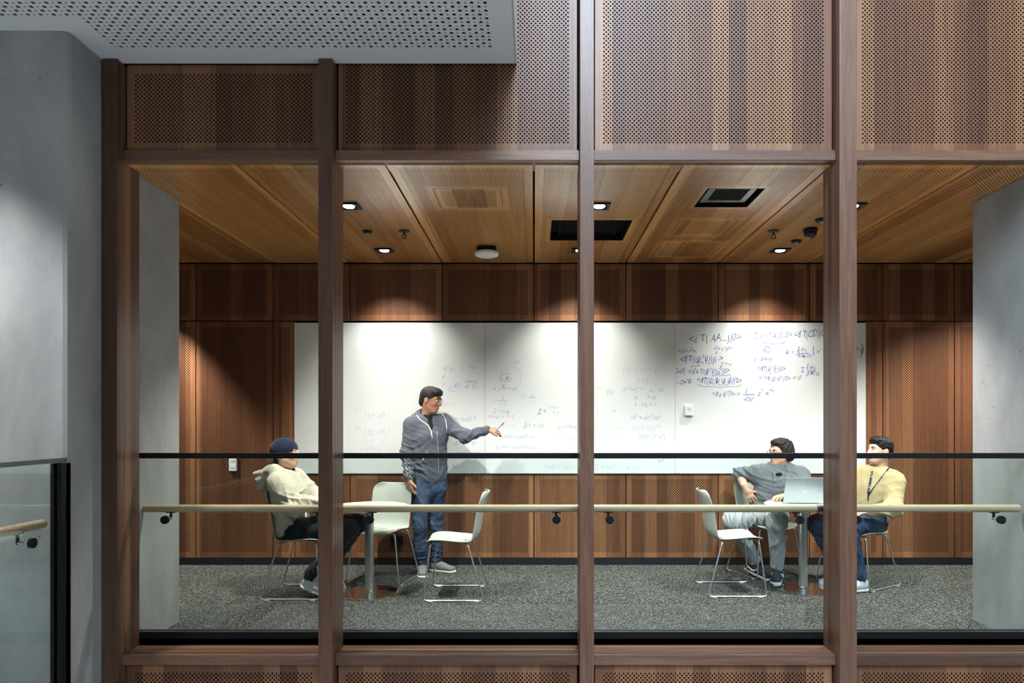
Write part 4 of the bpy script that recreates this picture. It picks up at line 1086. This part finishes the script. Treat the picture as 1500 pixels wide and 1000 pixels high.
    MB().tube([onto(610.5, 608), onto(615, 614), onto(622, 619), onto(628, 624), onto(631.5, 631), onto(632.8, 639), onto(633, 643)], .0042, 6).build('drawstring', CW, hood, True, off=off)
    MB().tube([onto(645.5, 604), onto(650, 609), onto(653, 616), onto(654.3, 626), onto(654.5, 634)], .0042, 6).build('drawstring', CW, hood, True, off=off)
    MB().tube([onto(622.5, 668), onto(625, 664), onto(626.5, 662)], .003, 6).build('pocket_trim', CW, hood, True, off=off)
    MB().tube([onto(617, 676), onto(619.5, 672.5), onto(621, 671)], .003, 6).build('pocket_trim', CW, hood, True, off=off)
    for i in range(5):      # printed white lettering down the sleeve
        yy = 671+i*6.2
        MB().tube([onto(592.5+i*.8, yy, .0015), onto(595+i*.8, yy+5, .0015), onto(598+i*.6, yy+.5, .0015), onto(602+i*.3, yy+5.2, .0015)], .0022, 5).build('sleeve_print', CW, hood, True, off=off)
    # head details
    Vt, Q = hair_vol(L, R, 1.0, 'short').mesh(); Vt = folds(Vt, Q, 0.0040, 70, 5, R[1]); mesh_obj('hair', [(Vt, Q)], HM, root, off)
    face_bits(root, off, L, R, HM); specs(root, off, L, plain('thin_gold_frame', lin(170, 150, 120), .3, .5, .7))
    g = plain('grey_knit_upper', lin(112, 112, 112), .8); so = plain('off_white_sole', lin(206, 204, 198), .6)
    shoe(root, off, J['ar'], (.22, -1, 0), (g, so), laces=M['black_metal']); shoe(root, off, J['al'], (.93, -.38, 0), (g, so), laces=M['black_metal'])
    # whiteboard marker in the raised hand
    pn = empty('marker_pen', at(728, 628, 6.30)); tag(pn, 'blue whiteboard marker held in the standing man\'s hand', 'pen')
    a = at(724.5, 633, 6.32); b_ = at(739, 618, 6.36); o2 = pn.location
    MB().cyl(a, a+(b_-a)*.72, .0050).build('barrel', plain('marker_grey', lin(120, 124, 140), .4), pn, True, off=o2, ang=.6)
    MB().cyl(a+(b_-a)*.72, a+(b_-a)*.93, .0055, .004).build('cap', plain('marker_blue', lin(60, 70, 130), .4), pn, True, off=o2, ang=.6)
    MB().cyl(a+(b_-a)*.93, b_, .003, .0015).build('tip', M['black_metal'], pn, True, off=o2, ang=.6)
standing()

# ---- man in beanie and cream hoodie, seated ---------------------------------------
def seated_beanie():
    off = V3(-1.98, 5.6, 0); root = empty('person', off)
    tag(root, 'seated man in navy beanie and cream hooded jacket, seen in profile', 'person')
    P = lambda *a: V3(at(*a))
    J = dict(pel=V3(-2.005, 5.6, .545), ch=V3(-2.03, 5.6, .82), nk=V3(-2.045, 5.6, .985), sr=V3(-2.035, 5.43, .915), sl=V3(-2.02, 5.77, .925),
             er=V3(-1.875, 5.385, .735), wr=V3(-1.70, 5.47, .755), el=V3(-1.84, 5.83, .745), wl=V3(-1.70, 5.68, .755),
             hr=V3(-1.94, 5.51, .535), hl=V3(-1.94, 5.69, .535), kr=V3(-1.475, 5.43, .545), kl=V3(-1.48, 5.73, .55),
             ar=V3(-1.765, 5.455, .135), al=V3(-1.765, 5.70, .085))
    side = V3(0, 1, 0)
    SK = skin('skin_light', lin(226, 178, 152))
    R = head_frame((1, -.06, .02)); hc = P(419.5, 664, 5.58)
    hv, L = head_vol(hc, R, J['nk'])
    hr = hand_vol(J['wr'], (.8, .5, -.02), (.1, .1, -1), (-.5, .8, 0), curl=.6, sc=.9); hl = hand_vol(J['wl'], (.7, -.6, -.02), (.1, -.1, -1), (-.6, -.7, 0), curl=.6, sc=.9)
    build_body(root, off, J, SK, (hv,), (hl, hr), side)
    # trousers
    v = Vol(.007); v.econe(J['pel']+V3(.02, -.02, -.005), J['pel']+V3(.02, .02, -.005), .085, .085, .085, .085, (1, 0, 0), .04)
    v.econe(V3(-1.98, 5.55, .53), V3(-1.98, 5.65, .53), .085, .078, .085, .078, (1, 0, 0), .04)
    for s in 'lr':
        k_, a_, h_ = V3(J['k'+s]), V3(J['a'+s]), V3(J['h'+s])
        v.cone(h_, k_, .092, .074, .04).cone(k_, a_+V3(0, 0, .05), .074, .062, .035)
    for s in 'lr':
        a_ = V3(J['a'+s]); v.ell(a_-unit(V3(J['k'+s])-a_)*.055, (.075, .075, .04), k=.004, sub=True)
    Vt, Q = v.mesh(); Vt = folds(Vt, Q, 0.0126, 27, 13, (1, 0, .2)); mesh_obj('trousers', [(Vt, Q)], cloth('navy_black_twill', lin(22, 25, 32), lin(36, 41, 52)), root, off)
    # hoodie
    v = Vol(.007); torso(v, V3(-2.0, 5.6, .60), J['ch']+V3(.02, 0, 0), J['nk'], J['sl'], J['sr'], side, .180, .115, .185, .122, .06)
    v.econe(V3(-2.02, 5.6, .53), V3(-1.98, 5.6, .62), .180, .100, .185, .120, side, .03)
    for s in 'lr':
        w, e = V3(J['w'+s]), V3(J['e'+s]); d = unit(w-e); limbs(v, [J['s'+s], e, w-d*.03], [.086, .068, .048], .05); v.cone(w-d*.04, w-d*.005, .044, .040, .008)
    nk = J['nk']
    # hood lying on the back: collar ring, folded bag and its lip
    v.cone(nk+V3(.055, -.075, -.01), nk+V3(-.045, -.105, .03), .030, .040, .03).cone(nk+V3(.055, .075, -.01), nk+V3(-.045, .105, .03), .030, .040, .03)
    v.cone(nk+V3(-.045, -.105, .03), nk+V3(-.10, 0, .035), .040, .045, .04).cone(nk+V3(-.045, .105, .03), nk+V3(-.10, 0, .035), .040, .045, .04)
    v.econe(nk+V3(-.09, 0, .015), nk+V3(-.185, 0, -.06), .11, .042, .09, .045, side, .04)
    v.econe(nk+V3(-.10, 0, .02), nk+V3(-.225, 0, -.008), .10, .034, .075, .022, side, .02)
    v.econe(nk+V3(-.12, 0, -.05), nk+V3(-.185, 0, -.125), .10, .045, .06, .030, side, .015)
    v.cone(nk+V3(.02, 0, .16), nk+V3(.012, 0, .0), .078, .060, .02, sub=True)
    v.cut(V3(-1.93, 5.6, .545), unit(V3(.62, 0, -.78)), .006).cut(V3(-2.08, 5.6, .462), (0, 0, -1))
    Vt, Q = v.mesh()
    def msk(p):
        return .45+1.3*np.exp(-((p-J['er'])**2).sum(1)/.02)+1.0*np.exp(-((p[:, 2]-.62)/.09)**2)
    Vt = folds(Vt, Q, 0.0158, 25, 21, (.5, 0, .8), msk); Vt = relax(Vt, Q, 1)
    ho = mesh_obj('hoodie', [(Vt, Q)], cloth('cream_fleece', lin(190, 184, 164), lin(208, 203, 186), scale=150), root, off)
    v = Vol(.005); v.cone(nk+V3(.018, 0, .05), nk+V3(.012, 0, -.03), .064, .075, .02); v.cone(nk+V3(.03, 0, .15), nk+V3(.025, 0, .045), .075, .058, .008, sub=True)
    mesh_obj('collar', [v.mesh()], cloth('black_collar', (.012, .012, .016, 1)), root, off)
    # beanie
    v = Vol(.0045); v.ell(L(0, -.016, .040), (.089, .108, .092), R).ell(L(0, -.045, .02), (.085, .082, .088), R, .03)
    v.cut(L(0, .09, .030), unit(-R[2]*.86+R[1]*.42)).cut(L(0, 0, -.045), -R[2])
    Vt, Q = v.mesh(); be = mesh_obj('beanie', [(Vt, Q)], cloth('navy_knit', lin(20, 30, 52), lin(32, 44, 70), scale=120, bump=.6), root, off)
    cuff = Vol(.0045); cuff.ell(L(0, -.016, .036), (.0925, .1115, .094), R)
    cuff.cut(L(0, .09, .030), unit(-R[2]*.86+R[1]*.42)).cut(L(0, .07, .085), unit(R[2]*.86-R[1]*.45)).cut(L(0, 0, -.04), -R[2])
    Vt, Q = cuff.mesh(); mesh_obj('cuff', [(Vt, Q)], cloth('navy_knit_cuff', lin(18, 27, 48), lin(29, 40, 64), scale=120, bump=.6), be, off)
    v = Vol(.005); v.ell(L(0, -.07, -.055), (.062, .03, .04), R); mesh_obj('hair', [v.mesh()], hairm('hair_dark', (.02, .017, .015, 1)), root, off)
    face_bits(root, off, L, R, None, False)
    wm = plain('white_trainer', lin(216, 218, 220), .6); ws = plain('white_sole', lin(228, 228, 226), .6)
    shoe(root, off, J['ar'], (.93, -.06, -.34), (wm, ws), laces=M['white']); shoe(root, off, J['al'], (1, .08, 0), (wm, ws), laces=M['white'])
    for s in 'rl':
        a_ = V3(J['a'+s]); k_ = V3(J['k'+s]); d = unit(k_-a_); MB().tube([a_-d*.02, a_+d*.05, a_+d*.12], [.042, .044, .046], 14).build('sock', cloth('white_sock', lin(205, 208, 212)), root, True, off=off)
seated_beanie()

# ---- man in the grey pullover ------------------------------------------------------
def seated_grey():
    off = V3(2.15, 6.3, 0); root = empty('person', off)
    tag(root, 'seated man in grey pullover and pale grey trousers, looking towards the whiteboard', 'person')
    P = lambda *a: V3(at(*a))
    J = dict(pel=V3(2.16, 6.30, .555), ch=P(1141, 708, 6.28), nk=P(1145, 684, 6.30), sr=P(1110, 694, 6.31), sl=P(1173, 696, 6.24),
             er=P(1084, 695, 6.43), wr=P(1093, 717, 6.25), el=V3(2.425, 6.07, .79), wl=V3(2.19, 5.90, .765),
             hr=V3(2.06, 6.24, .535), hl=V3(2.25, 6.28, .535), kr=V3(1.735, 5.975, .545), kl=V3(2.085, 5.86, .535),
             ar=V3(1.985, 6.16, .12), al=V3(2.145, 6.01, .09))
    side = unit(V3(J['sl'])-V3(J['sr']))
    SK = skin('skin_tan', lin(214, 168, 140)); HM = hairm('hair_dark_wavy', (.022, .020, .019, 1))
    R = head_frame((-.93, -.36, .03), (.05, .0, 1)); hc = P(1142, 664, 6.28)
    hv, L = head_vol(hc, R, J['nk']+V3(0, 0, -.01))
    hr = hand_vol(J['wr'], (.42, -.02, -.75), (.3, .85, -.1), (.85, -.3, .1), curls=(.15, .22, .3, .36)); hl = hand_vol(J['wl'], (-.86, -.42, -.03), (0, 0, -1), (-.42, .86, 0), curl=.28)
    build_body(root, off, J, SK, (hv,), (hl, hr), side, arm=(.047, .047, .028))
    v = Vol(.007); v.econe(J['pel']+V3(-.06, -.02, -.01), J['pel']+V3(.06, .02, -.01), .115, .095, .115, .095, (.3, -.95, 0), .04)
    for s in 'lr':
        k_, a_, h_ = V3(J['k'+s]), V3(J['a'+s]), V3(J['h'+s])
        v.cone(h_, k_, .098, .078, .04).cone(k_, a_+V3(0, 0, .04), .078, .058, .035)
    for s in 'lr':
        a_ = V3(J['a'+s]); v.ell(a_-unit(V3(J['k'+s])-a_)*.04, (.07, .07, .045), k=.004, sub=True)
    Vt, Q = v.mesh(); Vt = folds(Vt, Q, 0.0168, 30, 33, (.6, .3, .5)); Vt = relax(Vt, Q, 1); mesh_obj('trousers', [(Vt, Q)], cloth('pale_grey_chino', lin(142, 147, 149), lin(166, 171, 173)), root, off)
    v = Vol(.0065); torso(v, J['pel']+V3(0, 0, .04), J['ch'], J['nk']+V3(0, 0, .005), J['sl'], J['sr'], side, .165, .125, .185, .130, .06)
    for s in 'lr':
        w, e = V3(J['w'+s]), V3(J['e'+s]); d = unit(w-e)
        limbs(v, [J['s'+s], e, e+d*.02], [.083, .060, .057], .05); v.cone(e+d*.0, e+d*.03, .058, .055, .01)
        v.cut(e+d*.06, d) if False else None
    nk = V3(J['nk']); f = unit(V3(-.15, -1, 0))
    for s in (-1, 1): v.cone(nk+side*s*.07+V3(0, .02, .02), nk+f*.085+V3(0, 0, -.035)+side*s*.025, .026, .022, .015); v.cone(nk+side*s*.07+V3(0, .02, .02), nk-f*.06+V3(0, 0, .035), .026, .026, .015)
    v.cone(nk+V3(0, 0, .14), nk+V3(0, 0, .01), .07, .056, .02, sub=True); v.cone(nk+f*.10+V3(0, 0, .05), nk+f*.135+V3(0, 0, -.085), .042, .010, .01, sub=True)
    Vt, Q = v.mesh()
    msk = lambda p: .45+1.2*np.exp(-((p-J['er'])**2).sum(1)/.02)+1.2*np.exp(-((p-J['el'])**2).sum(1)/.02)+.9*np.exp(-((p[:, 2]-.66)/.07)**2)
    Vt = folds(Vt, Q, 0.0158, 27, 41, (.4, 0, .9), msk); Vt = relax(Vt, Q, 1)
    pu = mesh_obj('pullover', [(Vt, Q)], cloth('grey_fleece_pullover', lin(92, 98, 102), lin(116, 122, 126), scale=150), root, off)
    from mathutils.bvhtree import BVHTree
    bv = BVHTree.FromPolygons([tuple(p) for p in Vt], [tuple(int(i) for i in q) for q in Q])
    def onto(px, py, lift=.003):
        o = Vector(cam_o.location); d = (at(px, py, 6.2)-o).normalized(); h = bv.ray_cast(o, d); return (h[0]-d*lift) if h[0] else at(px, py, 6.12)
    MB().tube([onto(1131, 692), onto(1132, 699), onto(1133.5, 707)], .003, 6).build('zipper', M['black_metal'], pu, True, off=off)
    c = onto(1141, 694, .008); MB().sph(c, (.03, .012, .016)).build('clip_microphone', M['black_metal'], pu, True, off=off)
    Vt, Q = hair_vol(L, R, 1.0, 'wavy').mesh(); Vt = folds(Vt, Q, 0.0085, 55, 51, R[1]); mesh_obj('hair', [(Vt, Q)], HM, root, off)
    face_bits(root, off, L, R, HM); specs(root, off, L, plain('dark_frame', lin(60, 40, 34), .3))
    dk = plain('navy_trainer', lin(34, 38, 48), .8); so = plain('pale_sole', lin(214, 206, 202), .6)
    shoe(root, off, J['ar'], (.55, -.78, -.22), (dk, so), mark=M['white'], laces=M['black_metal']); shoe(root, off, J['al'], (-.42, -.9, 0), (dk, so), mark=M['white'], laces=M['black_metal'])
seated_grey()

# ---- man in the yellow jumper -------------------------------------------------------
def seated_yellow():
    off = V3(2.88, 5.93, 0); root = empty('person', off)
    tag(root, 'seated man in yellow jumper with a lanyard, beside the right table', 'person')
    P = lambda *a: V3(at(*a))
    d0 = unit(V3(-.84, -.545, 0)); rt = V3(-.545, .84, 0)
    J = dict(pel=V3(2.90, 5.96, .555), ch=V3(2.965, 5.94, .83), nk=V3(2.995, 5.925, .985), sl=V3(3.055, 5.79, .895), sr=V3(2.885, 6.06, .915),
             el=V3(2.985, 5.665, .68), wl=V3(2.735, 5.60, .665), er=V3(2.71, 6.03, .745), wr=V3(2.565, 5.87, .765),
             hl=V3(2.94, 5.88, .535), hr=V3(2.85, 6.03, .535), kl=V3(2.585, 5.60, .535), kr=V3(2.39, 5.78, .54),
             al=V3(2.69, 5.63, .09), ar=V3(2.60, 5.86, .12))
    side = unit(V3(J['sr'])-V3(J['sl']))
    SK = skin('skin_light_tan', lin(222, 178, 150)); HM = hairm('hair_black', (.012, .011, .011, 1))
    R = head_frame((-.98, -.16, .06), (.05, 0, 1)); hc = P(1288.5, 660.5, 5.90)
    hv, L = head_vol(hc, R, J['nk'])
    hl = hand_vol(J['wl'], (-.95, -.05, -.1), (0, .2, -1), (0, 1, 0), curl=.5); hr = hand_vol(J['wr'], (-.6, -.6, -.02), (0, 0, -1), (-.6, .6, 0), curl=.5, sc=.95)
    build_body(root, off, J, SK, (hv,), (hl, hr), side)
    v = Vol(.007); v.econe(J['pel']-rt*.06+V3(0, 0, -.01), J['pel']+rt*.06+V3(0, 0, -.01), .115, .095, .115, .095, d0, .04)
    for s in 'lr':
        k_, a_, h_ = V3(J['k'+s]), V3(J['a'+s]), V3(J['h'+s])
        v.cone(h_, k_, .094, .072, .04).cone(k_, a_+V3(0, 0, .03), .072, .052, .035)
    for s in 'lr':
        a_ = V3(J['a'+s]); v.ell(a_-unit(V3(J['k'+s])-a_)*.045, (.07, .07, .045), k=.004, sub=True)
    Vt, Q = v.mesh(); Vt = folds(Vt, Q, 0.0126, 27, 63, (.6, .3, .5)); mesh_obj('jeans', [(Vt, Q)], denim('mid_blue_denim', lin(38, 52, 74), lin(84, 106, 134)), root, off)
    v = Vol(.0065); torso(v, J['pel']+V3(.01, 0, .05), J['ch'], J['nk'], J['sl'], J['sr'], side, .17, .13, .182, .132, .06)
    v.econe(J['pel']+V3(.01, 0, .0), J['pel']+V3(.01, 0, .06), .168, .128, .174, .134, side, .02)
    for s in 'lr':
        w, e = V3(J['w'+s]), V3(J['e'+s]); d = unit(w-e); limbs(v, [J['s'+s], e, w-d*.03], [.086, .068, .048], .05); v.cone(w-d*.045, w-d*.005, .045, .040, .008)
    nk = V3(J['nk'])
    v.cone(nk+V3(0, 0, .14), nk+V3(0, 0, .02), .075, .064, .015, sub=True); v.cut(V3(0, 0, .50), (0, 0, -1), .01)
    Vt, Q = v.mesh(); msk = lambda p: .4+1.3*np.exp(-((p-J['el'])**2).sum(1)/.025)+.9*np.exp(-((p[:, 2]-.62)/.08)**2)
    Vt = folds(Vt, Q, 0.0120, 21, 71, (.5, 0, .8), msk); Vt = relax(Vt, Q, 3)
    ju = mesh_obj('jumper', [(Vt, Q)], cloth('yellow_wool', lin(178, 159, 112), lin(194, 176, 134), scale=180), root, off)
    from mathutils.bvhtree import BVHTree
    bv = BVHTree.FromPolygons([tuple(p) for p in Vt], [tuple(int(i) for i in q) for q in Q])
    def onto(px, py, lift=.003):
        o = Vector(cam_o.location); d = (at(px, py, 5.8)-o).normalized(); h = bv.ray_cast(o, d); return (h[0]-d*lift) if h[0] else at(px, py, 5.75)
    LM = NT('lanyard_print', .7, .3); tc = LM.node('ShaderNodeTexCoord').outputs['Object']
    vo = LM.node('ShaderNodeTexVoronoi'); LM.put(vo.inputs['Vector'], tc); vo.inputs['Scale'].default_value = 60
    LM.color(LM.ramp(vo.outputs['Distance'], [(.2, lin(170, 176, 184)), (.45, lin(48, 54, 66))]))
    la = MB().tube([onto(1304, 683), onto(1299, 689), onto(1292, 698), onto(1285, 707), onto(1278, 717), onto(1273, 725)], .010, 8, flat=.3).build('lanyard', LM.m, root, True, off=off)
    MB().tube([onto(1279.5, 682), onto(1277.5, 690), onto(1275.5, 702), onto(1273, 714), onto(1272, 725)], .010, 8, flat=.3).build('lanyard_strap', LM.m, la, True, off=off)
    MB().tube([onto(1272.5, 722), onto(1271.5, 728), onto(1271.5, 733)], .009, 8, flat=.35).build('lanyard_clip', M['black_metal'], la, True, off=off)
    Vt, Q = hair_vol(L, R, 1.0, 'crop').mesh(); Vt = folds(Vt, Q, 0.0040, 60, 81, R[2]); mesh_obj('hair', [(Vt, Q)], HM, root, off)
    face_bits(root, off, L, R, HM)
    wm = plain('white_mesh_trainer', lin(214, 214, 214), .6); ws = plain('white_foam_sole', lin(226, 226, 224), .6)
    shoe(root, off, J['al'], (-.96, -.25, 0), (wm, ws), laces=M['grey_metal']); shoe(root, off, J['ar'], (-.9, -.2, -.3), (wm, ws), laces=M['grey_metal'])
seated_yellow()
